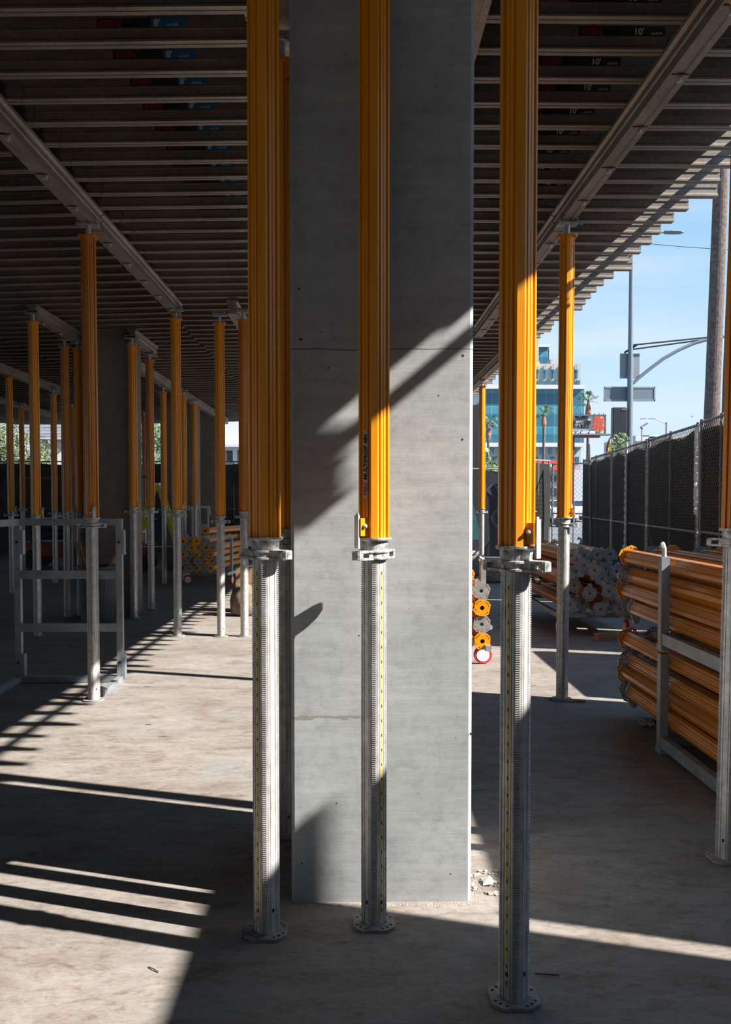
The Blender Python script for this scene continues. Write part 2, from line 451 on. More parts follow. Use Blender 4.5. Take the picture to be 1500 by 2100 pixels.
# ------------------------------------------------------------------ deck: plywood, joists, header beams
def ztop(x):   # underside height of the joists, falling a little to the left
    if x > -.2: return 3.75
    if x > -2.15: return 3.75 + (x + .2) * .018
    if x > -4.6: return 3.715 + (x + 2.15) * .03
    return max(3.6, 3.641 + (x + 4.6) * .012)
xs = [2.43, -.2, -2.15, -4.6, -8, -26]
mb = MB(); n = len(xs)
vs = [(x, y, ztop(x) + .152 + dz) for y in (-18, 26.6) for dz in (0, .03) for x in xs]
fs = []
for r in range(3):
    pass
def qd(a, b): return [(a * n + i, a * n + i + 1, b * n + i + 1, b * n + i) for i in range(n - 1)]
fs = qd(0, 2) + qd(1, 3) + qd(0, 1) + qd(2, 3) + [(0, n, 3 * n, 2 * n), (n - 1, 2 * n - 1, 4 * n - 1, 3 * n - 1)]
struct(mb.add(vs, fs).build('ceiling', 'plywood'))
eb = thing('edge_board', 'long timber board laid along the outer ends of the deck joists', 'board')
MB().box((2.578, 12, 3.911), (.066, 22, .018)).build('plank', 'timber', eb)
tag(MB().box((2.52, -7.7, 3.916), (.18, 20.4, .026)).build('edge_shade_sheet', 'plywood'), 'plywood strip added unseen at the near deck edge to shade the column', 'plywood')  # extra unseen sheet that closes off part of the light strip on the column

JP = [(-.035, 0), (-.004, 0), (-.004, .004), (.004, .004), (.004, 0), (.035, 0), (.035, .010), (.026, .016), (.022, .024),
      (.022, .060), (.028, .062), (.028, .066), (.022, .068), (.022, .135), (.032, .140), (.032, .150),
      (-.032, .150), (-.032, .140), (-.022, .135), (-.022, .068), (-.028, .066), (-.028, .062), (-.022, .060), (-.022, .024), (-.026, .016), (-.035, .010)]
TOX = Matrix(((0, 0, 1, 0), (1, 0, 0, 0), (0, 1, 0, 0), (0, 0, 0, 1)))     # profile (y,z), run along x
def joist_mesh(L): return MB().prism(JP, 0, L, TOX).mesh('deck_joist', 'deck_aluminium')
JM = {k: joist_mesh(k) for k in (2.44, 3.05, 2.5)}
def sticker(parent, x, num, ref, bandmat, bandw):
    y = -.0225
    def p(me, name, xx, zz, yy=y): return put(me, name, parent, (xx, yy, zz), UPR)
    p(SM['strip'], 'sticker', x, .071, y - .0004)
    p(SM['sten'], 'red_lettering', x + .012, .078, y - .0018)
    p(SM['deck'], 'black_lettering', x + .012 + SM['stenw'], .078, y - .0018)
    b = p(SM['band' + num], 'number_band', x + .262, .071, y - .0008)
    p(SM['num' + num], 'number', x + .275, .077, y - .002)
    p(SM['ref' + num], 'reference', x + .275 + (.062 if num == '8' else .085), .077, y - .002)
SM = {}
def rect(w, h, mat, t=.0006): return MB().box((w / 2, h / 2, 0), (w, h, t)).mesh('sticker', mat)
SM['strip'] = rect(.262, .046, 'sticker_dark')
SM['sten'] = text_mesh('STEN', .044, 'letter_red', bold=.0012, shear=.15)
SM['stenw'] = max(v.co.x for v in SM['sten'].vertices) + .003
SM['deck'] = text_mesh('deck', .044, 'letter_black', bold=.0012)
SM['band8'] = rect(.17, .046, 'sticker_blue'); SM['band10'] = rect(.17, .046, 'sticker_dark')
SM['num8'] = text_mesh("8'", .046, 'letter_white', bold=.001); SM['num10'] = text_mesh("10'", .044, 'letter_white', bold=.001)
SM['ref8'] = text_mesh('ref.3538', .017, 'letter_white'); SM['ref10'] = text_mesh('ref.3510', .017, 'letter_white')
clip = MB().tube([(0, -.026, .085), (.003, -.034, .06), (.0, -.036, .02), (-.008, -.038, -.004), (-.02, -.02, -.012), (-.006, 0, -.014), (.012, .012, -.018)], .0022, 5).mesh('wire_clip', 'wire_dark')

Y0, DY = 4.262, .3045
ORD = ['first', 'second', 'third', 'fourth', 'fifth', 'sixth', 'seventh', 'eighth', 'ninth', 'tenth', 'eleventh', 'twelfth']
ROWN = ['bottom', 'second lowest', 'middle', 'second highest', 'top']
def jrow(k): return Y0 + DY * k
JEND = {-5: 2.28, -4: 2.45, 0: 2.55, 1: 2.67, 2: 2.54, 3: 2.573, 4: 2.566, 5: 2.555, 6: 2.56, 7: 2.57, 8: 2.68, 9: 2.58, 10: 2.575, 11: 2.575, 12: 2.60, 13: 2.60, 14: 2.58, 15: 2.71, 16: 2.62, 17: 2.605, 18: 2.61, 19: 2.63, 20: 2.65, 21: 2.69}
rng = random.Random(5)
for k in range(-7, 69):          # right hand bay, 10 foot joists
    y = jrow(k)
    L = 3.05; x0 = -.44 + rng.uniform(-.05, .06)
    if k in JEND: x0 = JEND[k] - L
    o = put(JM[L], 'deck_joist', None, (x0, y, 3.75), (0, 0, rng.uniform(-.002, .002)))
    lab_ = 'aluminium deck joist of the right-hand bay, its end sticking out at the open edge'
    if -1 <= k <= 10: lab_ = 'right-hand deck joist with a ten foot sticker, %s stickered one from the top' % ORD[k + 1]
    tag(o, lab_, 'joist', 'deck joists of the right-hand bay')
    if -1 <= k <= 16:
        sticker(o, 1.498, '10', '3510', 'sticker_dark', .17)
    if -1 <= k <= 14: put(clip, 'wire_clip', o, (1.555 - x0, 0, 0))
for k in range(-3, 69):          # left middle bay, 8 foot joists
    y = jrow(k) + DY * .5 * 0
    th = math.atan(.018)
    o = put(JM[2.44], 'deck_joist', None, (-2.15 + rng.uniform(-.02, .02), y - .075, 3.715), (0, -th, (.018 if k == -1 else rng.uniform(-.003, .003))))
    lab_ = 'aluminium deck joist between the long left beam and the big column'
    if -1 <= k <= 10: lab_ = 'left deck joist with a blue eight foot sticker, %s stickered one from the top' % ORD[k + 1]
    tag(o, lab_, 'joist', 'deck joists of the bay left of the big column')
    if -1 <= k <= 14:
        sticker(o, .908, '8', '3538', 'sticker_blue', .17)
        put(clip, 'wire_clip', o, (.28 + rng.uniform(-.06, .1), 0, 0))
for bay, (xa, k0) in enumerate(((-4.60, 1), (-7.07, 20), (-9.5, 42))):
    for k in range(k0, 69):
        y = jrow(k) + .06 * (bay + 1)
        z0, z1 = ztop(xa), ztop(xa + 2.44)
        o = put(JM[2.44], 'deck_joist', None, (xa + rng.uniform(-.02, .02), y, z0 - .001), (0, -math.atan((z1 - z0) / 2.44), rng.uniform(-.003, .003)))
        tag(o, ['aluminium deck joist of the bay left of the long left beam', 'dim aluminium deck joist of the second bay beyond the long left beam', 'dim aluminium deck joist of the farthest left bay'][bay],
            'joist', ['deck joists of the bay left of the long left beam', 'deck joists of the second left bay', 'deck joists of the farthest left bay'][bay])
        if bay == 0 and 1 <= k <= 10: sticker(o, .86, '8', '3538', 'sticker_blue', .17)

TOY = Matrix(((1, 0, 0, 0), (0, 0, 1, 0), (0, 1, 0, 0), (0, 0, 0, 1)))
def header(x, y0, y1, z0, z1, label, bolts=True):
    t = thing('header_beam', label, 'beam', (x, y0, z0))
    h = z1 - z0; L = y1 - y0
    prof = [(-.052, 0), (-.018, 0), (-.018, .004), (.018, .004), (.018, 0), (.052, 0), (.052, .022), (.040, .030), (.040, h * .45), (.048, h * .5), (.040, h * .55),
            (.040, h - .03), (.060, h - .022), (.060, h), (-.060, h), (-.060, h - .022), (-.040, h - .03), (-.040, h * .55), (-.048, h * .5), (-.040, h * .45), (-.040, .030), (-.052, .022)]
    MB().prism(prof[::-1], 0, L, TOY).build('beam_profile', 'beam_aluminium', t)
    if bolts:
        n = int(L / .62)
        for i in range(min(n, 14)):
            yy = .35 + i * .62
            MB().cyl((.012, yy, .003), (.012, yy, -.018), .013, 10).build('bolt', 'galvanised', t)
            MB().box((0, yy - .045, -.001), (.085, .012, .004)).build('joint_slot', 'black_rubber', t)
    return t
header(1.60, 2.3, 7.05, 3.60, 3.748, 'near length of the long right-hand header beam, running overhead to the nearest freestanding prop')
header(1.60, 7.07, 11.6, 3.60, 3.748, 'far length of the right-hand header beam, behind the nearest freestanding prop')
header(-1.965, 3.0, 6.98, 3.572, 3.715, 'near length of the long left header beam crossing the upper left corner')
header(-1.965, 7.0, 10.2, 3.572, 3.715, 'far length of the left header beam, beyond the stained prop by the steel frame')
header(.53, 1.2, 6.8, 3.61, 3.748, 'header beam beside the big column, seen as a sliver at its upper right corner', False)
header(-.31, 1.2, 6.2, 3.60, 3.745, 'header beam behind the front left prop, left of the big column', False)
header(-3.54, 10.05, 12.1, 3.53, 3.668, 'short header beam at the left, between two props in front of the stained column')
header(-2.82, 11.6, 12.9, 3.53, 3.69, 'short header beam right of the stained brown column')
header(-1.33, 10.0, 12.6, 3.56, 3.715, 'short header beam on the two props left of the front left prop', False)
header(-3.36, 12.7, 24, 3.52, 3.672, 'long dim header beam running back behind the stained column')
header(-5.5, 11.5, 17.5, 3.50, 3.63, 'dim header beam crossing the far left edge', False)
header(-7.2, 14, 22, 3.48, 3.60, 'farthest dim header beam low on the left edge', False)
header(2.25, 12.0, 18.5, 3.60, 3.748, 'small far header beam over the slim prop right of the big column', False)

# ------------------------------------------------------------------ the aluminium slab prop
r = .0460
def oct_prof(r):
    face = [(-.66, 0), (-.50, 0), (-.47, .17), (-.30, .17), (-.27, .03), (-.04, .03), (-.03, .09), (.03, .09), (.04, .03), (.27, .03), (.30, .17), (.47, .17), (.50, 0), (.66, 0)]
    out = []
    for q_ in range(4):
        a = q_ * pi / 2 + pi / 4
        for t_, d_ in face:
            x, y = r * (1 - d_), r * t_
            out.append((x * cos(a) - y * sin(a), x * sin(a) + y * cos(a)))
        a0 = a + pi / 2 * .5
        # groove line in the corner facet
    return out
OUT_L = 2.10
outer_me = MB().prism(oct_prof(r), 0, OUT_L, None, False).mesh('outer_tube', 'orange_paint')
outer_worn = outer_me.copy(); outer_worn.materials.clear(); outer_worn.materials.append(M('orange_worn'))
def inner_mesh(L, name='inner_tube', caps=True):
    mb = MB(); ri = .037
    prof = []
    for q_ in range(4):
        a = q_ * pi / 2 + pi / 4
        for t_, d_ in [(-.5, 0), (-.36, 0), (-.34, .07), (-.28, .07), (-.26, 0), (.26, 0), (.28, .07), (.34, .07), (.36, 0), (.5, 0)]:
            x, y = ri * (1 - d_), ri * t_; prof.append((x * cos(a) - y * sin(a), x * sin(a) + y * cos(a)))
    mb.prism(prof, 0, L, None, caps)
    p = .0068; n = int(L / p)
    for q_ in range(4):
        a = q_ * pi / 2; m = Matrix.Rotation(a, 4, 'Z')
        vs = []; fs = []
        hw = .0085
        z = 0
        for i in range(n):
            for zz, rr in ((i * p, .0385), (i * p + p * .18, .0455), (i * p + p * .55, .0455), (i * p + p * .72, .0385)):
                vs += [(rr, -hw, zz), (rr, hw, zz)]
        k = len(vs) // 2
        fs = [(2 * i, 2 * i + 1, 2 * i + 3, 2 * i + 2) for i in range(k - 1)]
        # side walls of each tooth
        o = len(vs)
        for i in range(n):
            b = 8 * i
            fs.append((b, b + 2, b + 4, b + 6)); fs.append((b + 7, b + 5, b + 3, b + 1))
        # flat rib flanks
        vs += [(.030, -hw, 0), (.0385, -hw, 0), (.0385, -hw, n * p), (.030, -hw, n * p), (.030, hw, 0), (.0385, hw, 0), (.0385, hw, n * p), (.030, hw, n * p)]
        fs += [(o, o + 1, o + 2, o + 3), (o + 7, o + 6, o + 5, o + 4)]
        mb.add(vs, fs, m)
    me = mb.mesh(name, 'galvanised'); return me
inner_me = inner_mesh(1.40)
inner_short = inner_mesh(.10, 'inner_tube', False)
w = .074; c = .030
octo = [(-w + c, -w), (w - c, -w), (w, -w + c), (w, w - c), (w - c, w), (-w + c, w), (-w, w - c), (-w, -w + c)]
HOL = []
for q_ in range(4):
    a = q_ * pi / 2
    for x, y in ((.060, -.030), (.060, .030), (.048, .046)):
        HOL.append((x * cos(a) - y * sin(a), x * sin(a) + y * cos(a), .0058))
foot_me = holed('foot_plate', octo, HOL + [(0, 0, .017)], .010, 'plate_grey')
top_me = holed('top_plate', [(x * .95, y * .95) for x, y in octo], [(x * .92, y * .92, .006) for x, y, _ in HOL] + [(0, 0, .020)], .010, 'orange_worn')
top_bright = top_me.copy(); top_bright.materials.clear(); top_bright.materials.append(M('orange_paint'))
strip_me = MB().box((ri_ := .0374, 0, .66), (.0012, .0075, 1.24), None).mesh('scale_strip', 'scale_yellow')
# collar and nut
collar_me = MB().lathe([(.03, -.047), (.047, -.047), (.049, -.030), (.050, -.012), (.060, -.010), (.062, -.006), (.062, 0), (.03, 0)], 32).mesh('collar', 'cast_nut', False)
def nut_mesh():
    mb = MB()
    mb.lathe([(.038, -.017), (.053, -.017), (.055, -.014), (.055, -.009), (.049, -.006), (.049, .006), (.055, .009), (.055, .014), (.053, .017), (.038, .017)], 28)
    def wedge(x0, x1, h0, h1, z0, z1, m):
        vs = [(x0, -h0, z0), (x1, -h1, z0), (x1, h1, z0), (x0, h0, z0), (x0, -h0, z1), (x1, -h1, z1), (x1, h1, z1), (x0, h0, z1)]
        mb.add(vs, [(3, 2, 1, 0), (4, 5, 6, 7), (0, 1, 5, 4), (1, 2, 6, 5), (2, 3, 7, 6), (3, 0, 4, 7)], m)
    for sgn in (0, pi):     # two looped handles with a slot through each
        m = Matrix.Rotation(sgn, 4, 'Z'); Rr = .109
        wedge(.030, Rr - .012, .036, .021, .0085, .0165, m)
        wedge(.030, Rr - .012, .036, .021, -.0165, -.0085, m)
        wedge(Rr - .020, Rr - .006, .021, .018, -.016, .016, m)
        wedge(Rr - .006, Rr, .018, .011, -.013, .013, m)
        wedge(.030, .060, .030, .024, -.0085, .0085, m)
    return mb.mesh('adjusting_nut', 'cast_nut')
nut_me = nut_mesh()
nut_dark = nut_me
brk_me = MB().box((.058, 0, .036), (.030, .034, .062)).mesh('wedge_bracket', 'orange_paint')
pin_me = MB().box((.076, 0, .02), (.007, .022, .115)).box((.0745, 0, .079), (.004, .012, .012)).mesh('wedge_pin', 'galvanised')
bolt_me = MB().cyl((0, -.017, 0), (0, -.026, 0), .007, 12).cyl((0, -.026, 0), (0, -.029, 0), .004, 10).mesh('bolt', 'galvanised')
spin_me = MB().cyl((0, 0, 0), (0, 0, .10), .019, 16).mesh('head_spindle', 'galvanised', False)
mb = MB().box((0, 0, .104), (.15, .11, .010)).box((0, 0, .135), (.14, .10, .006)).box((-.066, 0, .12), (.008, .09, .03)).box((.066, 0, .12), (.008, .09, .03))
mb.cyl((-.075, -.055, .095), (.10, -.055, .092), .008, 8)
head_me = mb.mesh('beam_clamp', 'cast_nut')
hb = MB()
for sx_, sy_ in ((-1, -1), (1, -1), (1, 1), (-1, 1)): hb.cyl((sx_ * .055, sy_ * .03, .005), (sx_ * .055, sy_ * .03, .018), .008, 8)
hbolt_me = hb.mesh('plate_bolts', 'galvanised')
hole_me = MB().cyl((0, 0, 0), (0, -.0014, 0), .0055, 10).mesh('pin_hole', 'black_rubber')

def make_prop(label, x, y, nut_z=1.33, top=3.47, rot=0.0, nutrot=-35, brk=None, lean=(0, 0), strip=True, head=True, worn=False, group=None, striprot=225):
    t = thing('slab_prop', label, 'prop', (x, y, 0), (lean[1], lean[0], rot), group)
    inn = put(inner_me, 'inner_tube', t, (0, 0, .005))
    inn.scale.z = (nut_z + .06) / 1.40
    if strip:
        s_ = put(strip_me, 'scale_strip', inn, (0, 0, 0), (0, 0, radians(striprot)))
        s_['label'] = 'yellow scale strip with dark marks'
    put(foot_me, 'foot_plate', t, (0, 0, .006))
    for a_ in (-45, -135):
        ra = radians(a_)
        h_ = put(hole_me, 'pin_hole', inn, (.0368 * cos(ra), .0368 * sin(ra), .085 / inn.scale.z), (0, 0, ra + pi / 2)); h_.scale.z = 1.5 / inn.scale.z
    ot = put(outer_worn if worn else outer_me, 'outer_tube', t, (0, 0, nut_z + .060)); ot.scale.z = (top - nut_z - .060) / OUT_L
    ot['label'] = 'orange painted fluted outer tube'
    for a_ in (-45, -135):
        ra = radians(a_)
        h_ = put(hole_me, 'pin_hole', ot, (.0448 * cos(ra), .0448 * sin(ra), OUT_L - .075), (0, 0, ra + pi / 2))
    put(collar_me, 'collar', t, (0, 0, nut_z + .060))
    nt_ = put(nut_me, 'adjusting_nut', t, (0, 0, nut_z), (0, 0, radians(nutrot)))
    if brk is not None:
        b_ = put(brk_me, 'wedge_bracket', t, (0, 0, nut_z + .062), (0, 0, radians(brk)))
        put(pin_me, 'wedge_pin', b_); 
        bo = put(bolt_me, 'bolt', b_, (.058, 0, .040))
        if cos(radians(brk)) < 0: bo.rotation_euler = (0, 0, pi)
    if head:
        put(top_me, 'top_plate', t, (0, 0, top + .004))
        put(hbolt_me, 'plate_bolts', t, (0, 0, top + .004))
        put(spin_me, 'head_spindle', t, (0, 0, top + .006))
        put(head_me, 'beam_clamp', t, (0, 0, top - .006))
        for sgn in (-1, 1): pass
    return t
def G(px, py): g_ = gp(px, py); return g_.x, g_.y

FP = {}
FP['left'] = make_prop('front left orange prop standing close before the big column\'s left edge', *G(547, 1912), 1.331, nutrot=-33, brk=140, striprot=225)
FP['behind'] = make_prop('orange prop half hidden directly behind the front left prop', *G(582, 1712), 1.33, 3.43, nutrot=20, brk=None)
FP['mid'] = make_prop('orange prop standing in front of the middle of the big column', .073, 3.185, 1.327, nutrot=52, brk=218, striprot=315)
FP['right'] = make_prop('nearest and tallest orange prop, right of the big column, chipped paint', *G(1054, 2048), 1.323, nutrot=-38, brk=-45, striprot=225)
for k_ in ('right',):
    for ch in FP[k_].children:
        if ch.name.startswith('outer_tube'):
            ch.data = outer_me.copy(); ch.data.materials.clear(); ch.data.materials.append(M('orange_chipped'))
# sticker with maker and type on the middle prop
mid = FP['mid']
def rot_text(s, size, mat, name, parent, ang, rr, z, dt=0.0, bold=0.0):
    me = text_mesh(s, size, mat, bold=bold)
    o = put(me, name, parent)
    a = radians(ang)
    nx = Vector((cos(a), sin(a), 0)); up = Vector((0, 0, 1)); tg = up.cross(nx)
    # reading upwards: text x -> +z, text y -> -tg
    mrot = Matrix((up, -tg, nx)).transposed().to_4x4()
    o.matrix_basis = Matrix.Translation(nx * rr + tg * dt + up * z) @ mrot
    return o
lab = MB()
a = radians(225); nx = Vector((cos(a), sin(a), 0)); tg = Vector((0, 0, 1)).cross(nx)
rm = Matrix((nx, tg, Vector((0, 0, 1)))).transposed()
lab.box(nx * .0457 + Vector((0, 0, 1.645)) + tg * .003, (.0012, .021, .235), rm)
lb = lab.build('sticker', 'sticker_pale', mid); lb['label'] = 'pale sticker with maker and type lettering'
for s, z, mt in (('PERI', 1.535, 'letter_red'), ('MULTIPROP 480', 1.59, 'letter_black')):
    rot_text(s, .0225, mt, 'lettering', lb, 225, .0466, z, .011, .0006)

make_prop('stained orange prop standing before the galvanised steel frame on the left', *G(193, 1436), 1.326, 3.47, nutrot=15, brk=-60, worn=True, lean=(-.002, 0))
make_prop('orange prop with green spray paint on its silver leg, at the left of centre', *G(365, 1305), 1.347, 3.504, nutrot=15, brk=20, striprot=270)
make_prop('left prop of the close pair beside the stored props', *G(454, 1305), 1.277, 3.451, nutrot=5)
make_prop('right prop of the close pair, next to the front left prop', *G(502, 1305), 1.331, 3.488, nutrot=-25, worn=True)
make_prop('bright orange prop at the left, behind the steel frame\'s top rail', *G(78, 1305), 1.293, 3.467, nutrot=10, brk=0, lean=(-.003, 0))
make_prop('dim orange prop nearest to the left edge, tree behind it', *G(26, 1217), 1.27, 3.49, nutrot=30, brk=0, lean=(-.004, 0))
make_prop('thin dim prop second from the left edge', *G(49, 1170), 1.30, 3.46, nutrot=60, lean=(-.003, 0))
make_prop('thin dim orange prop between two brighter ones, louvred wall behind it', *G(114, 1196), 1.272, 3.42, nutrot=5)
make_prop('orange prop in front of the white far wall, left one of a close pair', *G(139, 1266), 1.31, 3.47, nutrot=40, worn=True)
make_prop('orange prop in front of the stained column\'s left edge, right one of a close pair', *G(166, 1263), 1.30, 3.46, nutrot=0, brk=180)
make_prop('orange prop at the right edge of the stained brown column', *G(276, 1268), 1.364, 3.47, nutrot=15, brk=20)
make_prop('orange prop standing before the yellow ladder', *G(311, 1250), 1.352, 3.42, nutrot=40, worn=True)
make_prop('slim orange prop right of the yellow ladder\'s top', *G(338, 1198), 1.345, 3.43, nutrot=5)
make_prop('darkest thin prop, in front of the far green tree', *G(298, 1160), 1.33, 3.45, worn=True)
make_prop('dark thin prop between two props before the white far wall', *G(152, 1172), 1.33, 3.45, worn=True)
make_prop('thin orange prop peeping out behind the green sprayed prop', *G(379, 1190), 1.34, 3.45, nutrot=0)
make_prop('thin orange prop in front of the far dark column, over the aluminium trolley', *G(401, 1178), 1.36, 3.43, nutrot=50)
make_prop('thin prop mostly hidden behind the left prop of the close pair', *G(447, 1160), 1.33, 3.43)
make_prop('slim far orange prop just right of the big column', *G(988, 1203), 1.307, 3.486, nutrot=10, brk=None)
p23 = make_prop('freestanding orange prop carrying the right header beam, street behind it', *G(1153, 1435), 1.329, 3.479, nutrot=-20, brk=-15, lean=(.004, 0), striprot=225)
make_prop('scuffed prop cut by the right edge of the picture, before the near rack', *G(1490, 1762), 1.341, 3.58, nutrot=150, brk=-70, worn=True, lean=(.012, 0), striprot=290)
tag(MB().tube([Vector((-1.956 - .025, 10.029 - .035, z)) for z in (.28, .33, .37)], [.004, .013, .005], 8).build('spray_mark', 'spray_green'), 'green spray paint mark on the silver leg of a prop', 'paint')

# ------------------------------------------------------------------ props lying in racks
STL = 2.05
def stored(label, group, loc, facing, yaw=0.0, spin=0.0, bright=False, end='top'):
    """a retracted prop on its side: local z runs from the end seen to the other end"""
    t = thing('stored_prop', label, 'prop', loc, (0, 0, 0), group)
    # facing -1: the seen end looks to -Y and the prop runs to +Y ; +1: it runs to -Y
    dirv = Vector((sin(yaw), cos(yaw), 0)) * (1 if facing < 0 else -1)
    qv = dirv.to_track_quat('Z', 'Y'); t.rotation_mode = 'QUATERNION'; t.rotation_quaternion = qv @ Matrix.Rotation(spin, 3, 'Z').to_quaternion()
    if end == 'top':
        put(top_bright if bright else top_me, 'top_plate', t, (0, 0, .005))
        o = put(outer_worn, 'outer_tube', t, (0, 0, .01)); o.scale.z = STL / OUT_L
        n_ = put(nut_me, 'adjusting_nut', t, (0, 0, STL + .07)); put(inner_short, 'inner_tube', t, (0, 0, STL + .01)); put(foot_me, 'foot_plate', t, (0, 0, STL + .115))
    else:
        put(foot_me, 'foot_plate', t, (0, 0, .005)); put(inner_short, 'inner_tube', t, (0, 0, .01))
        put(nut_me, 'adjusting_nut', t, (0, 0, .05), (0, 0, spin * 3)); 
        o = put(outer_worn, 'outer_tube', t, (0, 0, .09)); o.scale.z = STL / OUT_L
        put(top_me, 'top_plate', t, (0, 0, STL + .095))
    return t

# near right rack: two stacked stillages
RX0, RY1 = 1.86, 6.33
yawr = 0.0
def rack(name, label, x0, x1, y0, y1, z, h, yaw, hooks=True):
    t = thing(name, label, 'rack', (x0, y1, z), (0, 0, -yaw))
    w_, L = x1 - x0, y1 - y0
    ys = (-.97, -L + .25)
    for i, yy in enumerate(ys):
        for xx in (0, w_):
            pb = MB().box((xx, yy, h / 2), (.05, .06, h)).build('post', 'frame_steel', t)
            if hooks:
                MB().tube([(xx, yy, h - .02), (xx, yy + .004, h + .05), (xx, yy + .03, h + .075), (xx, yy + .05, h + .05)], .014, 6).build('stacking_hook', 'galvanised', pb)
        MB().box((w_ / 2, yy, .07), (w_, .05, .05)).build('cross_rail', 'frame_steel', t)
    for xx in (0, w_):
        MB().box((xx, (ys[0] + ys[1]) / 2, .07), (.04, abs(ys[1] - ys[0]), .07)).build('side_rail', 'frame_steel', t)
        for yy in ys:
            MB().box((xx, yy, .018), (.055, .09, .036)).build('foot', 'frame_steel', t)
    return t
rack('storage_rack', 'lower steel rack of the near double stack, holding four layers of orange props', RX0, RX0 + .86, 3.2, RY1, 0.0, .60, yawr, False)
rack('storage_rack', 'upper steel rack of the near double stack, with a hooked corner post', RX0, RX0 + .86, 3.2, RY1, .62, .56, yawr, True)
rng = random.Random(11)
rows = [.185, .298, .41, .545, .775, .885, .995, 1.12]
for ri, z in enumerate(rows):
    up = ri >= 4
    for ci in range(5):
        if ci > 1 and ri not in (3, 7, 0, 4): continue
        x = RX0 + .085 + ci * .165 + (.0 if ri % 2 == 0 else .0)
        endt = 'top' if (ri + ci) % 2 == 1 else 'foot'
        yoff = RY1 + rng.uniform(-.05, .02) + (0.02 if endt == 'top' else -.06)
        lay = ['lowest', 'second', 'third', 'topmost'][ri % 4]; tier = 'upper' if up else 'lower'
        stored('orange prop in the %s layer of the %s near rack, %s from the aisle' % (lay, tier, ORD[ci]), 'props in the %s layer of the %s near rack' % (lay, tier),
               (x + rng.uniform(-.006, .006), yoff, z), 1, yawr + rng.uniform(-.003, .003), rng.choice((0, .4, .8)), bright=(ri == 7), end=endt)

# pile with grey foot plates behind the freestanding prop
def cart(name, label, x0, x1, y0, y1, z, yaw=0.0, ph=.75, wheels=True, circ=(0, 0)):
    t = thing(name, label, 'cart', (x0, y0, 0), (0, 0, -yaw))
    w_, L = x1 - x0, y1 - y0
    for xx in (0, w_):
        MB().box((xx, L / 2, z), (.05, L, .05)).build('side_rail', 'frame_steel', t)
    for yy in (.35, L - .35):
        MB().box((w_ / 2, yy, z), (w_, .05, .05)).build('cross_rail', 'frame_steel', t)
        for xx in (0, w_):
            p_ = MB().box((xx, yy, z + ph / 2), (.045, .05, ph)).build('post', 'frame_steel', t)
            MB().tube([(xx, yy, z + ph - .02), (xx, yy, z + ph + .05), (xx - .03, yy, z + ph + .07), (xx - .04, yy, z + ph + .04)], .016, 6).build('stacking_hook', 'galvanised', p_)
            if wheels:
                cs = MB().box((xx, yy, z - .035), (.04, .06, .03)).cyl((xx, yy - .0, z - .03), (xx, yy, z - .12), .012, 8).build('caster', 'galvanised', t)
                MB().lathe([(.045, -.018), (.078, -.020), (.084, -.012), (.084, .012), (.078, .020), (.045, .018)], 24, Matrix.Translation((xx, yy, .085)) @ Matrix.Rotation(pi / 2, 4, 'X' if circ[1 if xx else 0] else 'Y')).build('tyre', 'red_wheel', cs)
                (MB().cyl((xx, yy - .023, .085), (xx, yy + .023, .085), .060, 16) if circ[1 if xx else 0] else MB().cyl((xx - .023, yy, .085), (xx + .023, yy, .085), .060, 16)).build('wheel_hub', 'white_plastic', cs)
    return t
cart('prop_cart', 'wheeled steel cart under the pile of props with round-holed grey foot plates', 2.32, 3.08, 9.75, 12.5, .22, 0, .72)
pts = [(1182, 1172), (1198, 1160), (1178, 1200), (1192, 1193), (1210, 1217), (1235, 1187), (1250, 1213), (1232, 1251), (1194, 1238), (1265, 1172), (1272, 1251), (1168, 1240), (1170, 1216), (1150, 1228), (1220, 1170), (1243, 1166), (1262, 1192), (1215, 1240), (1252, 1236), (1272, 1222), (1160, 1180)]
taken = []
for i, (px, py) in enumerate(pts):
    Y = 9.95 + rng.uniform(-.12, .12)
    p = at(px, py, Y); p.z = max(p.z, .315)
    if any(hypot(p.x - a_.x, p.z - a_.z) < .105 for a_ in taken): continue
    taken.append(p)
pile = sorted(taken, key=lambda p_: p_.z); nr = (len(pile) + 3) // 4
for i, p in enumerate(pile):
    lay_ = i // nr; row_ = sorted(pile[lay_ * nr:(lay_ + 1) * nr], key=lambda p_: p_.x)
    stored('prop with grey foot plate facing us, %s layer of the pile, %s from left' % (['lowest', 'second', 'third', 'top'][lay_], ORD[row_.index(p)]), 'props in the pile with grey foot plates', p, -1, 0, rng.uniform(0, 1.5), end='foot')
for i in range(4):
    stored('orange prop on top of the pile with grey foot plates, %s from the left' % ORD[i], 'props on top of the pile with grey foot plates', (2.43 + i * .16, 10.0 + .06 * i, .90), -1, 0, .3 * i, end='foot')

# cart right beside the big column
cart('prop_cart', 'wheeled cart with a red rimmed wheel beside the right edge of the big column', .62, 1.20, 7.95, 10.6, .20, radians(0), .72, True, (0, 1))
for ri in range(5):
    for ci in range(4):
        x = 1.155 - ci * .15; z = .255 + ri * .148
        if z > .95: continue
        if ri == 4 and ci < 1: continue
        stored('stored %s-ended prop, %s row of the column-side cart, %s from the right' % ('orange' if ri % 2 == 0 else 'dark grey', ROWN[ri], ORD[ci]), 'props with %s end plates on the cart beside the big column' % ('orange' if ri % 2 == 0 else 'dark grey'),
               (x, 8.05 + rng.uniform(-.04, .04) + (0 if ri % 2 == 0 else .03), z), -1, 0, .1 * ri, bright=True, end='top' if ri % 2 == 0 else 'foot')

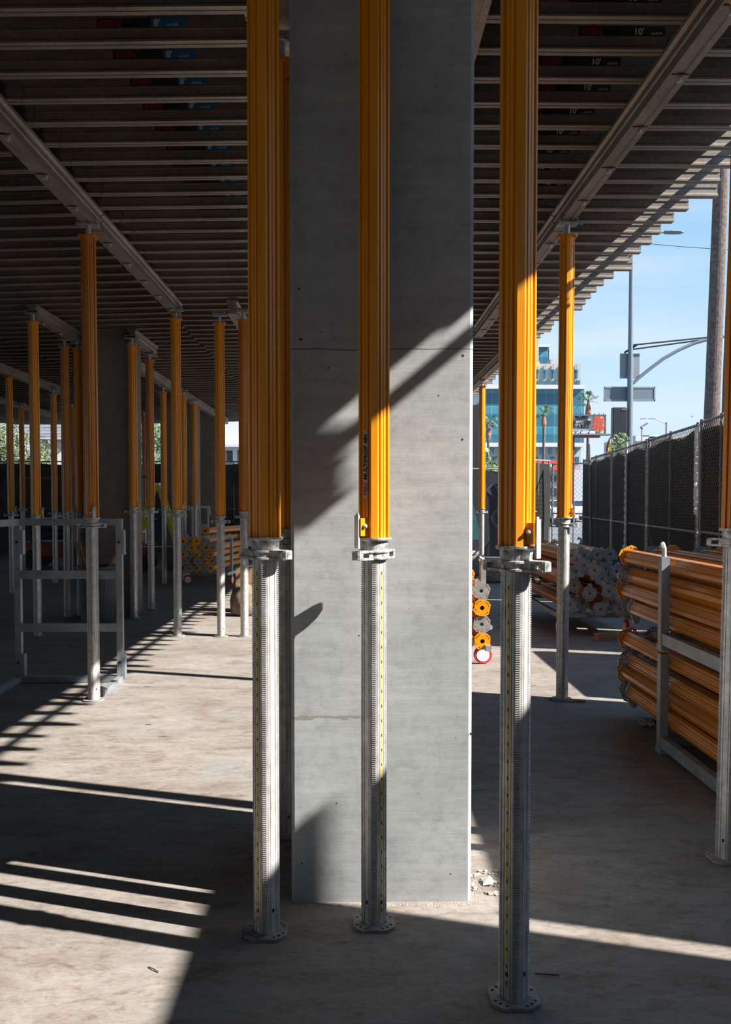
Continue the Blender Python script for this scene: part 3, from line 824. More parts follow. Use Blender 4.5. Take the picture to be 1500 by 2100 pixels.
# trolley with stored props on the left
cart('prop_cart', 'low cart with red casters under the props stored at the left of centre', -3.02, -2.22, 15.9, 18.5, .22, radians(7), .62, True, (1, 0))
gi = 0
for ri, py in enumerate((1165, 1151, 1137, 1123, 1110)):
    for ci in range(5):
        px = 376 + ci * 14 + (0 if ri % 2 == 0 else -1) + 5 * (ri % 2)
        if ri == 4 and ci in (4,): continue
        p = at(px, py, 15.9)
        org = (ri + ci) % 2 == 0
        stored('stored %s-ended prop, %s row of the left cart, %s from the left' % ('orange' if org else 'grey', ROWN[ri], ORD[ci]), 'props with %s end plates on the left cart' % ('orange' if org else 'grey'), (p.x, 15.85 + rng.uniform(-.05, .05), p.z), -1, radians(8), .75, bright=True, end='top' if org else 'foot')
stored('single prop lying askew on top of the stack on the left cart', None, (-2.62, 16.0, .97), -1, radians(13), .3)

# ------------------------------------------------------------------ galvanised frame, bin, ladder, trolley
t = thing('steel_frame', 'galvanised steel stillage frame with ladder-like back standing on the left', 'frame', (-2.78, 7.5, 0))
W_ = .84
for xx in (0, W_):
    p_ = MB().box((xx, 0, .68), (.05, .05, 1.255)).build('post', 'frame_steel', t)
    for zz in (.14, 1.14):
        MB().box((xx + (.035 if xx == 0 else .028), .004, zz + (0 if zz < 1 else .03)), (.03, .06, .20)).build('corner_gusset', 'frame_steel', p_)
        MB().cyl((xx, -.026, zz + .03), (xx, -.031, zz + .03), .011, 12).build('bolt_hole', 'black_rubber', p_)
for zz, hh in ((1.335, .055), (.90, .07), (.46, .07), (.03, .05)):
    MB().box((W_ / 2, 0, zz), ((W_ - .05 if zz < 1.3 else W_ + .05), .045, hh)).build('rail', 'frame_steel', t)
MB().box((0, -.48, .03), (.05, .92, .05)).build('base_rail', 'frame_steel', t)
MB().box((W_, -.30, .03), (.05, .58, .05)).build('base_rail', 'frame_steel', t)
MB().box((0, -.48, 1.335), (.045, .92, .055)).build('top_side_rail', 'frame_steel', t)
MB().box((-.02, -.92, .68), (.05, .05, 1.30)).build('front_post', 'frame_steel', t)
cl = MB().box((W_ - .0, -.60, .05), (.055, .05, .06)).build('latch', 'black_rubber', t)

g = gp(201, 1275)
t = thing('waste_bin', 'dark grey round bin full of wood offcuts in front of the stained column', 'bin', (g.x, g.y, 0))
MB().lathe([(.19, 0), (.20, .01), (.245, .66), (.262, .67), (.262, .70), (.235, .70), (.23, .60), (.01, .58)], 28).build('bin_body', 'bin_grey', t)
for s in (-1, 1): MB().box((s * .265, 0, .60), (.03, .09, .03)).build('handle', 'bin_grey', t)
for i, (dx, dz, tx, tz, w_) in enumerate(((-.15, .55, -.36, 1.16, .02), (-.12, .55, -.25, 1.0, .015), (-.02, .5, -.02, 1.3, .11), (.10, .55, .40, 1.0, .09), (.18, .6, .33, 1.12, .05), (.05, .62, .42, .86, .07), (-.18, .6, -.05, .78, .10))):
    o = MB().bar((g.x + dx, g.y + .03 * (i % 3) - .03, dz), (g.x + tx * .8, g.y + .02 * i - .05, tz), .03, w_, (0, 1, 0)).build('wood_offcut', 'timber')
    tag(o, ['long thin dark stick leaning out of the grey bin to the left', 'shorter thin stick leaning out of the grey bin', 'upright board standing in the grey bin', 'broad board leaning right out of the grey bin', 'narrow steep board at the right rim of the grey bin', 'low split board resting on the right rim of the grey bin', 'short stub of board at the left rim of the grey bin'][i], 'wood')

t = thing('step_ladder', 'yellow fibreglass step ladder with white rungs between the props', 'ladder', (at(322, 1000, 17.6).x, 17.6, 0))
for s in (-1, 1):
    for y_ in (-.2, .2):
        MB().bar((s * .58, y_ * 1.0, 0), (s * .05, y_ * .7, 1.80), .07, .03, (0, 1, 0)).build('rail', 'yellow_rail', t)
for i in range(5):
    zz = .3 + i * .3; xx = .58 - (.53 * zz / 1.8)
    MB().box((-xx, 0, zz), (.09, .42, .03)).build('rung', 'white_plastic', t)
MB().box((0, 0, 1.82), (.16, .36, .05)).build('top_cap', 'white_plastic', t)
MB().bar((-.38, -.2, .62), (.40, -.2, .62), .02, .02).build('spreader', 'white_plastic', t)

g0 = at(395, 1180, 18.8); 
t = thing('trolley', 'small aluminium frame trolley standing before the darkest column', 'trolley', (g0.x, 18.8, 0))
for xx in (0, .16, .33):
    MB().box((xx, 0, .675), (.03, .03, 1.35)).build('upright', 'galvanised', t)
MB().box((.14, 0, 1.37), (.44, .05, .05)).build('top_rail', 'galvanised', t)
MB().box((.25, 0, .95), (.16, .04, .12)).build('step', 'galvanised', t)
MB().box((.35, 0, 1.28), (.06, .04, .14)).build('end_bracket', 'galvanised', t)

# sack and block by the close pair of props
g = gp(497, 1265)
t = thing('sand_sack', 'bulky tan sack seen between the close pair of props and the front left prop', 'sack', (g.x, g.y + .15, 0))
MB().lathe([(.10, 0), (.17, .04), (.18, .2), (.14, .36), (.05, .42)], 18).build('sack_body', 'sack', t, True)
tag(MB().box((g.x + .03, g.y + .6, .30), (.34, .3, .60)).build('timber_block', 'timber'), 'stained timber block behind the tan sack', 'timber')

# ------------------------------------------------------------------ small things on the floor
g = gp(1330, 1491)
t = thing('crushed_cup', 'crushed dirty paper cup lying on the floor before the near rack', 'cup', (g.x, g.y, 0))
mb = MB(); pr_ = random.Random(4)
ring = []
for i, (xx, rr) in enumerate(((-.06, .012), (-.055, .028), (-.03, .034), (0, .028), (.02, .036), (.045, .026), (.05, .008))):
    for k in range(10):
        a = 2 * pi * k / 10; q_ = rr * pr_.uniform(.8, 1.15); ring.append((xx + pr_.uniform(-.005, .005), q_ * cos(a), .03 + q_ * sin(a) * .85))
fs = [(i * 10 + k, i * 10 + (k + 1) % 10, (i + 1) * 10 + (k + 1) % 10, (i + 1) * 10 + k) for i in range(6) for k in range(10)] + [tuple(range(10))[::-1], tuple(range(60, 70))]
o = mb.add(ring, fs).build('cup_body', 'rubble', t); o.rotation_euler.z = radians(-25)
g = gp(1250, 1312)
o = MB().box((0, 0, .04), (.62, .10, .075)).build('wood_beam', 'timber'); o.location = (g.x + .14, g.y, 0); o.rotation_euler.z = radians(12)
tag(o, 'short squared timber lying on the floor left of the near rack', 'timber')
for i, (px, py, L, a, lab_) in enumerate(((1168, 1437, .11, -.25, 'wood splinter right of the freestanding prop\'s foot'), (1138, 1434, .07, .5, 'wood splinter left of the freestanding prop\'s foot'),
        (1185, 1440, .07, .1, 'thin wood splinter farthest right of the freestanding prop\'s foot'), (296, 1261, .14, -.1, 'flat wood scrap on the floor right of the stained column'),
        (125, 1373, .10, .4, 'dark crumb of wood on the floor inside the steel frame'))):
    g = gp(px, py)
    o = MB().add([(-L, -.01, 0), (L * .6, -.02, 0), (L, .005, 0), (-L * .5, .02, 0), (-L, -.01, .012), (L * .6, -.02, .015), (L, .005, .004), (-L * .5, .02, .012)], [(3, 2, 1, 0), (4, 5, 6, 7), (0, 1, 5, 4), (1, 2, 6, 5), (2, 3, 7, 6), (3, 0, 4, 7)]).build('wood_splinter', 'timber')
    o.location = (g.x, g.y, 0); o.rotation_euler.z = a; tag(o, lab_, 'splinter')
g = gp(1118, 2002)
tag(MB().tube([(g.x - .03, g.y + .01, .004), (g.x, g.y, .006), (g.x + .045, g.y - .002, .004)], .0022, 5).build('twig', 'twig'), 'thin dark twig on the floor right of the nearest prop\'s foot', 'twig')
for i, (px, py, a, lab_) in enumerate(((304, 1487, -.5, 'small dark twig on the sunlit floor left of the front left prop'), (300, 1409, 0, 'tiny twig on the sunlit floor below the steel frame\'s right corner'), (315, 1990, -.7, 'tiny twig on the floor at the edge of the lower left sun patch'), (333, 1512, 0.1, 'tiny twig on the sunlit floor nearest the front left prop'))):
    g = gp(px, py)
    tag(MB().tube([(g.x - .025 * cos(a), g.y - .025 * sin(a), .003), (g.x, g.y, .005), (g.x + .025 * cos(a), g.y + .025 * sin(a), .003)], .002, 5).build('twig', 'twig'), lab_, 'twig')
# broken patch with rubbish by the column
g = gp(1003, 1822)
mb = MB(); pr_ = random.Random(9)
for i in range(60):
    a = pr_.uniform(0, 2 * pi); rr = pr_.uniform(.07, .10) if i < 45 else pr_.uniform(0, .06); s = pr_.uniform(.004, .010)
    mb.box((g.x + .01 + rr * cos(a), g.y + .05 + rr * sin(a) * 1.2, s * .3), (s * 2, s * 1.5, s), Matrix.Rotation(pr_.uniform(0, 3), 3, 'Z') @ Matrix.Rotation(pr_.uniform(0, 1), 3, 'X'))
tag(mb.build('broken_concrete', 'rubble'), 'ring of broken concrete bits beside the big column\'s right foot', 'rubble', kind='stuff')
mb = MB().add([(g.x - .02, g.y + .02, .004), (g.x + .018, g.y + .012, .012), (g.x + .03, g.y + .055, .006), (g.x - .012, g.y + .07, .016), (g.x + .008, g.y + .04, .034)], [(0, 1, 4), (1, 2, 4), (2, 3, 4), (3, 0, 4)])
tag(mb.build('paper_scrap', 'white_plastic'), 'crumpled white scrap in the ring of broken concrete', 'rubbish')

# ------------------------------------------------------------------ site fence on the right
def wires(mb, p0, p1, z0, z1, s=.075, r_=.0022):
    p0, p1 = Vector(p0), Vector(p1); L = (p1 - p0).length; d = (p1 - p0) / L; H_ = z1 - z0
    n_ = int((L + H_) / s)
    for i in range(n_):
        for sg in (1, -1):
            u0 = i * s - H_; a0, b0 = u0, u0 + H_
            ta = max(0, -a0); tb = min(H_, L - a0)
            if tb <= ta: continue
            ua, ub = a0 + ta, a0 + tb; za, zb = z0 + ta, z0 + tb
            if sg < 0: ua, ub = L - ua, L - ub
            A = p0 + d * ua; A.z = za; B = p0 + d * ub; B.z = zb
            mb.bar(A, B, r_ * 2, r_ * 2)
def fence_panel(label, a, b, h=2.40, screen=True, mesh=True, sag=0.0, wiremat='wire_fence', lean=0, s=.075, full=False):
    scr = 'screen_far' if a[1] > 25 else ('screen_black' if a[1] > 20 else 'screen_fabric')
    a, b = Vector((*a, 0)), Vector((*b, 0)); d = (b - a).normalized(); nrm_ = Vector((-d.y, d.x, 0))
    if nrm_.x > 0: nrm_ = -nrm_
    t = thing('site_fence', label, 'fence', a)
    L = (b - a).length; dl = d
    for u in (.03, L - .03, L * .5):
        r_ = .022 if u != L * .5 else .018
        MB().cyl(dl * u, dl * u + Vector((0, 0, h)), r_, 10).build('post', 'post_grey', t)
    for z in (h - .03, h * .5 - .05, .12):
        MB().cyl(Vector((0, 0, z)), dl * L + Vector((0, 0, z)), .018, 8).build('rail', 'post_grey', t)
    if screen:
        off = -nrm_ * .02
        n_ = int(L / .06); rr_ = random.Random(int(L * 1000)); vs = []; fs = []
        for i in range(n_ + 1):
            u = L * i / n_
            top = h if full else h - .06 - abs(.05 * sin(u * 2.1 + sag)) - rr_.uniform(0, .012)
            for z in (.0, top * .5, top):
                q_ = dl * u + off - nrm_ * (.012 * sin(u * 7 + z * 3)); vs.append((q_.x, q_.y, z))
        fs = [(3 * i + j, 3 * i + 3 + j, 3 * i + 4 + j, 3 * i + 1 + j) for i in range(n_) for j in range(2)]
        MB().add(vs, fs).build('privacy_screen', scr, t)
    if mesh:
        mb = MB(); off = nrm_ * .012
        wires(mb, off, dl * L + off, .06, h - .02, s)
        mb.build('wire_mesh', wiremat, t)
    return t
def fx(Y): return 2.74 + .116 * Y
P = lambda Y: (fx(Y), Y)
fence_panel('dark screened fence panel nearest the right edge of the picture', P(10.12), P(8.55), 2.42)
fence_panel('widest dark screened fence panel, shredded tape on its right post', P(12.9), P(10.22), 2.40, sag=1)
fence_panel('dark screened fence panel in front of the traffic pole', P(15.9), P(13.0), 2.40, sag=2)
fence_panel('farthest dark screened panel of the right fence, behind the freestanding prop', P(19.6), P(16.0), 2.40, sag=3)
fence_panel('fence panel out of view on the right, shading the floor', (3.55, 6.2), (3.55, 2.23), 2.49, s=.15, full=True)
tag(MB().box((3.57, -7.92, 1.71), (.04, 20.1, 3.42)).build('blocker_panel', 'blocker'), 'tall plywood hoarding added out of view on the right to shade the near floor', 'blocker')  # added sun blocker, unseen; shades the near floor and the column's left foot
tag(bevel(MB().add([(3.40, 6.3, 0), (3.90, 6.3, 0), (3.90, 8.4, 0), (3.40, 8.4, 0), (3.56, 6.3, 1.48), (3.72, 6.3, 1.48), (3.72, 8.4, 1.48), (3.56, 8.4, 1.48)], [(3, 2, 1, 0), (4, 5, 6, 7), (0, 1, 5, 4), (1, 2, 6, 5), (2, 3, 7, 6), (3, 0, 4, 7)]).build('shade_barrier', 'grey_wall'), .02), 'tall concrete barrier added unseen in the fence gap to shade the floor', 'barrier')  # added out of view to bound the sun patch on the far right floor
tag(MB().box((-11, -18.5, 1.7), (29, .05, 3.4)).build('blocker_panel', 'blocker'), 'plywood hoarding added behind the viewer to cut ambient light', 'blocker')  # added unseen wall that keeps sky light from under the deck
# shredded plastic on the posts
for (yy, z0, z1, n_, lab_) in ((10.17, 1.35, 2.30, 26, 'torn clear plastic wrap on the post pair nearest the right edge'), (14.45, .6, 2.3, 14, 'white shredded tape along the fence post left of the widest panel')):
    pr_ = random.Random(int(yy)); mb = MB()
    for i in range(n_):
        z = z0 + (z1 - z0) * i / n_; w_ = pr_.uniform(.004, .03) * (1 if pr_.random() < .6 else .2); x = fx(yy) - .035
        mb.add([(x, yy - w_, z), (x - .02, yy + w_ * .6, z + pr_.uniform(-.01, .02)), (x - .03, yy + w_ * .4, z + .06), (x + .01, yy - w_ * .7, z + .08)], [(0, 1, 2, 3)])
    tag(mb.build('torn_plastic', 'white_plastic'), lab_, 'plastic')
tag(MB().cyl((fx(14.4) - .04, 14.4, 0), (fx(14.4) - .04, 14.4, 2.42), .022, 10).build('fence_post', 'galvanised'), 'bright bare fence post left of the widest screened panel', 'post')
tag(MB().cyl((fx(18.2) - .1, 17.9, 0), (fx(18.2) - .16, 17.9, 2.62), .022, 10).build('fence_post', 'post_grey'), 'tall leaning grey pole in front of the farthest right fence panel', 'post')
# loose end of the fence: wire loop
tag(MB().tube([(fx(12.3) - .06, 12.3, 1.25), (fx(12.3) - .1, 12.35, 1.05), (fx(12.3) - .08, 12.2, .85), (fx(12.3) - .06, 12.0, .72)], .006, 5).build('loose_wire', 'post_grey'), 'curved loose wire hanging on the widest fence panel', 'wire')

# fence across the end of the site
fence_panel('dark screened fence panel at the open end, left of the wire gate', (4.35, 22.6), (5.02, 23.0), 2.55, mesh=False)
t = fence_panel('unscreened wire gate with the street and cars seen through it', (5.02, 22.8), (5.95, 22.0), 2.45, screen=False, wiremat='pole_paint', s=.11)
fence_panel('dark fence with graffiti just right of the big column', (1.9, 23.2), (4.2, 23.4), 2.35, mesh=False)
bd = thing('graffiti_board', 'dark board with teal and violet graffiti right of the big column', 'board', (2.2, 22.9, 0))
MB().box((.9, 0, 1.1), (2.0, .03, 2.2)).build('panel', 'navy_banner', bd)
MB().add([(.55, -.02, .5), (1.05, -.02, .5), (.95, -.02, 1.0), (.75, -.02, 1.8), (.55, -.02, 2.05)], [(0, 1, 2, 3, 4)]).build('teal_patch', 'teal_paint', bd)
put(text_mesh('KVS', .42, 'violet_paint', .004, bold=.01), 'lettering', bd, (1.1, -.03, 1.62), UPR)
put(text_mesh('O', .9, 'violet_paint', .004), 'lettering', bd, (1.25, -.03, .75), UPR)
nb = thing('hanging_banner', 'narrow dark navy banner between the big column and the slim far prop', 'banner', (3.35, 26.5, 2.2))
MB().box((.10, 0, 1.05), (.52, .03, 2.1)).build('cloth', 'navy_banner', nb)
MB().cyl((-.2, 0, -2.2), (-.2, 0, 2.2), .04, 8).build('pole', 'post_grey', nb)

# left end of the site: long dark fence in panels
for i in range(7):
    x0 = -13.5 + i * 2.25
    fence_panel(['dark screened fence panel at the far end, leftmost', 'second dark fence panel from the left at the far end', 'third dark fence panel from the left at the far end', 'dark far fence panel behind the stained column',
                 'dark far fence panel behind the yellow ladder', 'dark far fence panel behind the darkest column', 'dark far fence panel beside the front left prop'][i],
                (x0, 25.7), (x0 + 2.22, 25.7), 2.63, mesh=False)
def lift(x, y, label):
    t = thing('scissor_lift', label, 'lift', (x, y, 0))
    bevel(MB().box((0, 0, .42), (1.5, .8, .34)).build('chassis', 'machine_orange', t), .03)
    for s in (-1, 1):
        for yy in (-.38, .38):
            MB().cyl((s * .55, yy - .07, .2), (s * .55, yy + .07, .2), .2, 16).build('wheel', 'black_rubber', t)
    for i in range(3):
        MB().bar((-.6, -.3, .62 + i * .14), (.6, -.3, .76 + i * .14), .05, .06).bar((.6, -.3, .62 + i * .14), (-.6, -.3, .76 + i * .14), .05, .06).build('scissor_arms', 'black_rubber', t)
    MB().box((0, 0, 1.08), (1.6, .8, .06)).build('platform', 'signal_black', t)
    for s in (-1, 1):
        MB().cyl((s * .78, -.38, 1.1), (s * .78, -.38, 2.0), .022, 8).build('guard_post', 'machine_orange', t)
    MB().box((0, -.38, 2.0), (1.6, .04, .05)).build('guard_rail', 'machine_orange', t)
    MB().box((.3, -.40, 1.35), (.5, .05, .5)).build('control_box', 'signal_black', t)
lift(-6.6, 20.5, 'dim orange scissor lift parked at the far left')
lift(-5.0, 19.2, 'dim orange scissor lift left of the stained column')
lift(-1.9, 24.2, 'dark orange machine glimpsed behind the two close props')

# rubble and boxes near the street gate
g = gp(1108, 1100, .3)
for (x, y, z, s, lab_) in ((4.05, 19.6, .0, .55, 'larger cardboard box beside the nearest prop, in front of the dark fence'), (4.3, 18.4, .0, .35, 'smaller cardboard box on the floor behind the pile of props')):
    o = bevel(MB().box((0, 0, s / 2), (s, s * .8, s)).build('cardboard_box', 'cardboard'), .01); o.location = (x, y, z); o.rotation_euler.z = .4; tag(o, lab_, 'box')
pr_ = random.Random(2)
for i in range(6):
    x = 2.35 + i * .28; y = 17.0 + pr_.uniform(-.5, 1.2); s = pr_.uniform(.25, .5)
    o = bevel(MB().box((0, 0, s / 2), (s, s, s)).build('rubble_block', 'rubble'), .04, 1); o.location = (x, y, 0); o.rotation_euler = (0, 0, pr_.uniform(0, 3))
    tag(o, 'dim lump in the heap of site rubbish right of the big column', 'rubble', 'lumps of site rubbish right of the big column')
for i in range(9):
    x, y, z = 3.35 + .17 * i, 16.3 + .1 * i, .05 + .06 * (i % 3)
    o = MB().box((0, 0, 0), (.09, 3.2, .045)).build('timber_board', 'timber'); o.location = (x, y, z); o.rotation_euler.z = radians(-8)
    tag(o, 'long timber board stacked on the floor behind the pile of props', 'board', 'timber boards behind the pile of props')

# guard rail bits at the deck's far edge
t = thing('guardrail_post', 'grey guardrail post with timber at the far edge of the deck', 'guardrail', (2.60, 12.8, 3.42))
MB().box((0, 0, .27), (.04, .04, .55)).build('post', 'galvanised', t)
MB().bar((-.12, -.2, -.03), (.03, .05, .03), .04, .07).build('lower_timber', 'timber', t)
MB().bar((.0, 0, .50), (.19, 0, .50), .03, .06).build('upper_timber', 'timber', t)

# ------------------------------------------------------------------ beyond the fence: street furniture
def pxbox(px0, px1, py0, py1, Y, depth, mat, name, parent=None, base=None):
    a = at(px0, py1, Y); b = at(px1, py0, Y)
    z0 = a.z if base is None else base
    off = parent.location if parent is not None else Vector((0, 0, 0))
    c_ = Vector(((a.x + b.x) / 2, Y + depth / 2, (z0 + b.z) / 2)) - off
    return MB().box(c_, (b.x - a.x, depth, b.z - z0)).build(name, mat, parent)
YP = 40.0
b0 = at(1292, 900, YP)
t = thing('traffic_pole', 'blue-grey traffic pole with a long curved mast arm', 'pole', (b0.x, YP, 0))
MB().cyl((0, 0, 0), (0, 0, at(1291, 730, YP).z), .15, 16, .125).cyl((0, 0, at(1291, 730, YP).z), (0, 0, 14.2), .115, 16, .08).build('mast', 'pole_paint', t)
arc = [at(px, py, YP) - t.location for px, py in ((1299, 786), (1312, 774), (1334, 756), (1362, 735), (1392, 718), (1424, 704), (1460, 694), (1520, 684))]
MB().tube([Vector((p_.x, 0, p_.z)) for p_ in arc], .075, 8).build('mast_arm', 'pole_paint', t)
for dy in ((708, 690), (717, 693)):
    p0 = at(1294, dy[0], YP) - t.location; p1 = at(1470, dy[1], YP) - t.location
    MB().cyl((p0.x, 0, p0.z), (p1.x, 0, p1.z), .035, 8).build('brace_rod', 'signal_black', t)
p0 = at(1300, 708, YP) - t.location
MB().bar((-.25, .1, p0.z - .32), (.25, -.1, p0.z), .08, .08).build('clamp', 'signal_black', t)
la = at(1291, 476, YP) - t.location
MB().tube([(0, 0, la.z - .5), (.4, 0, la.z - .1), (1.75, 0, la.z + .02)], .035, 8).build('lamp_arm', 'pole_paint', t)
lh = MB().lathe([(.02, -.45), (.16, -.38), (.19, -.1), (.17, .3), (.05, .46)], 16, Matrix.Translation((at(1382, 476, YP).x - t.location.x, 0, la.z + .0)) @ Matrix.Diagonal((1, 1, .45, 1)) @ Matrix.Rotation(pi / 2, 4, 'Y')).build('lamp_head', 'pole_paint', t)
bevel(pxbox(1272, 1313, 725, 776, YP + .13, .04, 'sign_back', 'traffic_sign'), .01)
tag(bpy.context.scene.objects['traffic_sign'], 'square grey back of a traffic sign on the traffic pole', 'sign')
t2 = thing('street_name_sign', 'long grey back of a street name sign on the traffic pole', 'sign', at(1292, 808, YP + .15))
pxbox(1240, 1344, 794, 822, YP + .15, .06, 'pole_paint', 'sign_plate', t2)
for a_, b_, c_, d_ in ((1240, 1344, 793, 796), (1240, 1344, 819, 823), (1239, 1241.5, 793, 823), (1342, 1345, 793, 823)):
    pxbox(a_, b_, c_, d_, YP + .13, .05, 'sign_back', 'edge_trim', t2)
t3 = thing('traffic_signal', 'black back of a traffic signal beside the traffic pole', 'signal', at(1273, 920, YP))
bevel(pxbox(1257, 1288, 835, 922, YP - .3, .35, 'signal_black', 'housing', t3), .05)
pxbox(1276, 1285, 838, 841, YP - .32, .05, 'pole_paint', 'rib', t3)

def leaves(mb, c, R, n, s, rnd, sq=(1, 1, 1)):
    for _ in range(n):
        v_ = Vector((rnd.gauss(0, 1), rnd.gauss(0, 1), rnd.gauss(0, 1))).normalized() * R * rnd.uniform(.35, 1.0) ** .5
        v_ = Vector((v_.x * sq[0], v_.y * sq[1], v_.z * sq[2])) + Vector(c)
        a_ = Vector((rnd.gauss(0, 1), rnd.gauss(0, 1), rnd.gauss(0, 1))).normalized(); b_ = a_.orthogonal().normalized()
        ss = s * rnd.uniform(.6, 1.3)
        mb.add([v_ - a_ * ss, v_ + b_ * ss * .5, v_ + a_ * ss, v_ - b_ * ss * .5], [(0, 1, 2, 3)])
def tree(label, c, blobs, n, s, mat, seed, base=0.0):
    rnd = random.Random(seed); t = thing('tree', label, 'tree', (c[0], c[1], 0))
    MB().tube([(0, 0, 0), (.1, 0, c[2] * .5), (0, 0, c[2])], [.16, .12, .06], 8).build('trunk', 'bark', t)
    mb = MB()
    for (dx, dy, dz, R) in blobs: leaves(mb, (dx, dy, c[2] + dz), R, int(n * R * R), s, rnd)
    mb.build('foliage', mat, t)
    return t
p = at(45, 925, 36)
tree('sunlit olive-green tree beyond the far left fence', (p.x, 36, p.z), [(-1.5, 0, .1, 1.1), (-.6, 0, .4, .8), (.1, 0, -.1, .9), (.6, 0, -.6, .7), (-1.0, 0, -1.0, 1.2), (0.2, 0, -1.2, 1.0), (1.0, .2, .1, .35)], 2200, .055, 'leaf_olive', 1)
p = at(308, 915, 33)
tree('bright green leafy tree seen beside the stained column', (p.x, 33, p.z), [(-.35, 0, .3, .8), (.3, 0, .5, .75), (0, 0, -.4, .8), (.1, 0, -1.2, .8)], 2000, .05, 'leaf_green', 2)
p = at(1272, 905, YP - 1.2)
t = thing('shrub', 'yellow-green leaves in front of the black traffic signal', 'shrub', (p.x, YP - 1.2, 0))
mb = MB(); leaves(mb, (0, 0, p.z - .1), .5, 380, .06, random.Random(3), (.9, 1, 1)); leaves(mb, (.1, 0, p.z - .6), .5, 260, .06, random.Random(4))
mb.build('foliage', 'palm_leaf', t); MB().cyl((0, 0, 0), (0, 0, p.z), .04, 6).build('stem', 'bark', t)

def palm(label, px, py_top, Y, rt, fr, seed, skirt=True, lean=0.0, n=17, pxb=None):
    top = at(px, py_top, Y); xb = top.x + lean
    rnd = random.Random(seed); t = thing('palm_tree', label, 'palm', (xb, Y, 0))
    dx = top.x - xb
    MB().tube([(0, 0, 0), (dx * .5, 0, top.z * .5), (dx, 0, top.z)], [rt * 1.25, rt, rt * .85], 12).build('trunk', 'bark', t)
    if skirt:
        MB().lathe([(rt, -2.2 * fr), (rt * 2.0, -1.6 * fr), (rt * 1.7, -1.0 * fr), (rt * .8, -.1)], 10, Matrix.Translation((dx, 0, top.z))).build('dead_frond_skirt', 'palm_skirt', t)
    mb = MB()
    for i in range(n):
        a = 2 * pi * i / n + rnd.uniform(-.2, .2); el = rnd.uniform(-.35, 1.25)
        d = Vector((cos(a) * cos(el), sin(a) * cos(el), sin(el))); L = fr * rnd.uniform(1.3, 1.9)
        o0 = Vector((dx, 0, top.z)); c0 = o0 + d * L * .55
        up = Vector((0, 0, 1)); sd = d.cross(up).normalized()
        mb.bar(o0, c0, .04, .04)
        for k in range(-7, 8):
            b = k / 7 * 1.15; dd = (d * cos(b) + sd * sin(b)).normalized()
            e_ = c0 + dd * L * .62 - up * L * (.16 + .22 * abs(b)); q1 = sd * .05 * fr
            mid_ = (c0 + e_) / 2 + up * .08 * L
            mb.add([c0, mid_ + q1, e_, mid_ - q1], [(0, 1, 2, 3)])
    mb.build('fronds', 'palm_leaf', t)
    return t
palm('taller slender palm with a shaggy brown neck beside the billboard', 1207, 822, 75, .13, .62, 3, n=13)
palm('shorter slender palm in front of the teal glass building', 1116, 848, 72, .11, .52, 5, n=13)
palm('small hazy palm between the slim far prop and the nearest prop', 1002, 868, 90, .13, .75, 8, n=12)
palm('bushy low palm top above the graffiti board', 1008, 948, 60, .14, .8, 9, False)
palm('tiny palm top left of the slim far prop', 979, 848, 95, .12, .8, 12, False, n=10)
t = thing('palm_tree', 'thick dark palm trunk rising past the deck edge at the right', 'palm', (at(1459, 900, 27).x, 27, 0))
a_ = at(1459, 900, 27); b_ = at(1478, 400, 27); sl = (b_.x - a_.x) / (b_.z - a_.z)
MB().tube([((z - a_.z) * sl, 0, z) for z in [0, 1.5, 3, 5, 7, 9, 11, 13, 15, 17]], [.33, .26, .24, .225, .22, .215, .21, .205, .20, .2], 20).build('trunk', 'bark', t)
mb = MB(); rnd = random.Random(6)
for i in range(22):
    a = 2 * pi * i / 22; el = rnd.uniform(-.5, 1.2); d = Vector((cos(a) * cos(el), sin(a) * cos(el), sin(el)))
    c0 = Vector(((17 - a_.z) * sl, 0, 17.0)); mb.bar(c0, c0 + d * 1.6, .05, .25)
mb.build('fronds', 'palm_leaf', t)
t = thing('palm_tree', 'slimmer trunk half hidden right of the thick palm trunk', 'palm', (at(1484, 880, 34).x, 34, 0))
MB().tube([(0, 0, 0), (.1, 0, 6), (.3, 0, 14)], [.16, .14, .12], 12).build('trunk', 'bark', t)

# teal glass building and tower
B0 = 150
t = thing('glass_building', 'large teal glass office building with white bands behind the palms', 'building', (at(1100, 1000, B0).x, B0, 0))
pxbox(985, 1199, 797, 908, B0, 30, 'curtain_glass', 'glass_facade', t)
pxbox(982, 1200, 789, 797, B0 - 1, 32, 'white_wall', 'roof_band', t)
pxbox(982, 1200, 908, 916, B0 - 1, 32, 'white_wall', 'lower_band', t)
lo = pxbox(985, 1192, 916, 1010, B0, 30, 'grey_wall', 'lower_storeys', t, base=0)
for px in range(990, 1190, 17):
    pxbox(px, px + 6, 918, 931, B0 - .2, .3, 'dark_teal' if 'dark_teal' in MATS else 'curtain_glass', 'window', t)
    pxbox(px + 4, px + 11, 937, 950, B0 - .2, .3, 'curtain_glass', 'window', t)
t = thing('office_tower', 'pale grey tower block with small windows rising behind the teal building', 'building', (at(1140, 1000, 185).x, 185, 0))
pxbox(1096, 1192, 746, 1000, 185, 30, 'grey_wall', 'wall', t, base=0)
for r_ in range(3):
    for px in range(1099, 1190, 16):
        dx = 4 if r_ % 2 else 0
        pxbox(px + dx, px + dx + 7, 758 + r_ * 22, 774 + r_ * 22, 184.7, .3, 'curtain_glass', 'window', t)
for px in range(1103, 1192, 16): pxbox(px, px + .7, 747, 789, 184.6, .3, 'sign_back', 'panel_joint', t)
pxbox(1130, 1146, 736, 747, 190, 8, 'grey_wall', 'roof_room', t)
t = thing('glass_tower', 'small teal glass tower top peeping over the pale tower', 'building', (at(1110, 1000, 220).x, 220, 0))
pxbox(1085, 1125, 711, 1000, 220, 20, 'curtain_glass', 'glass_facade', t, base=0)
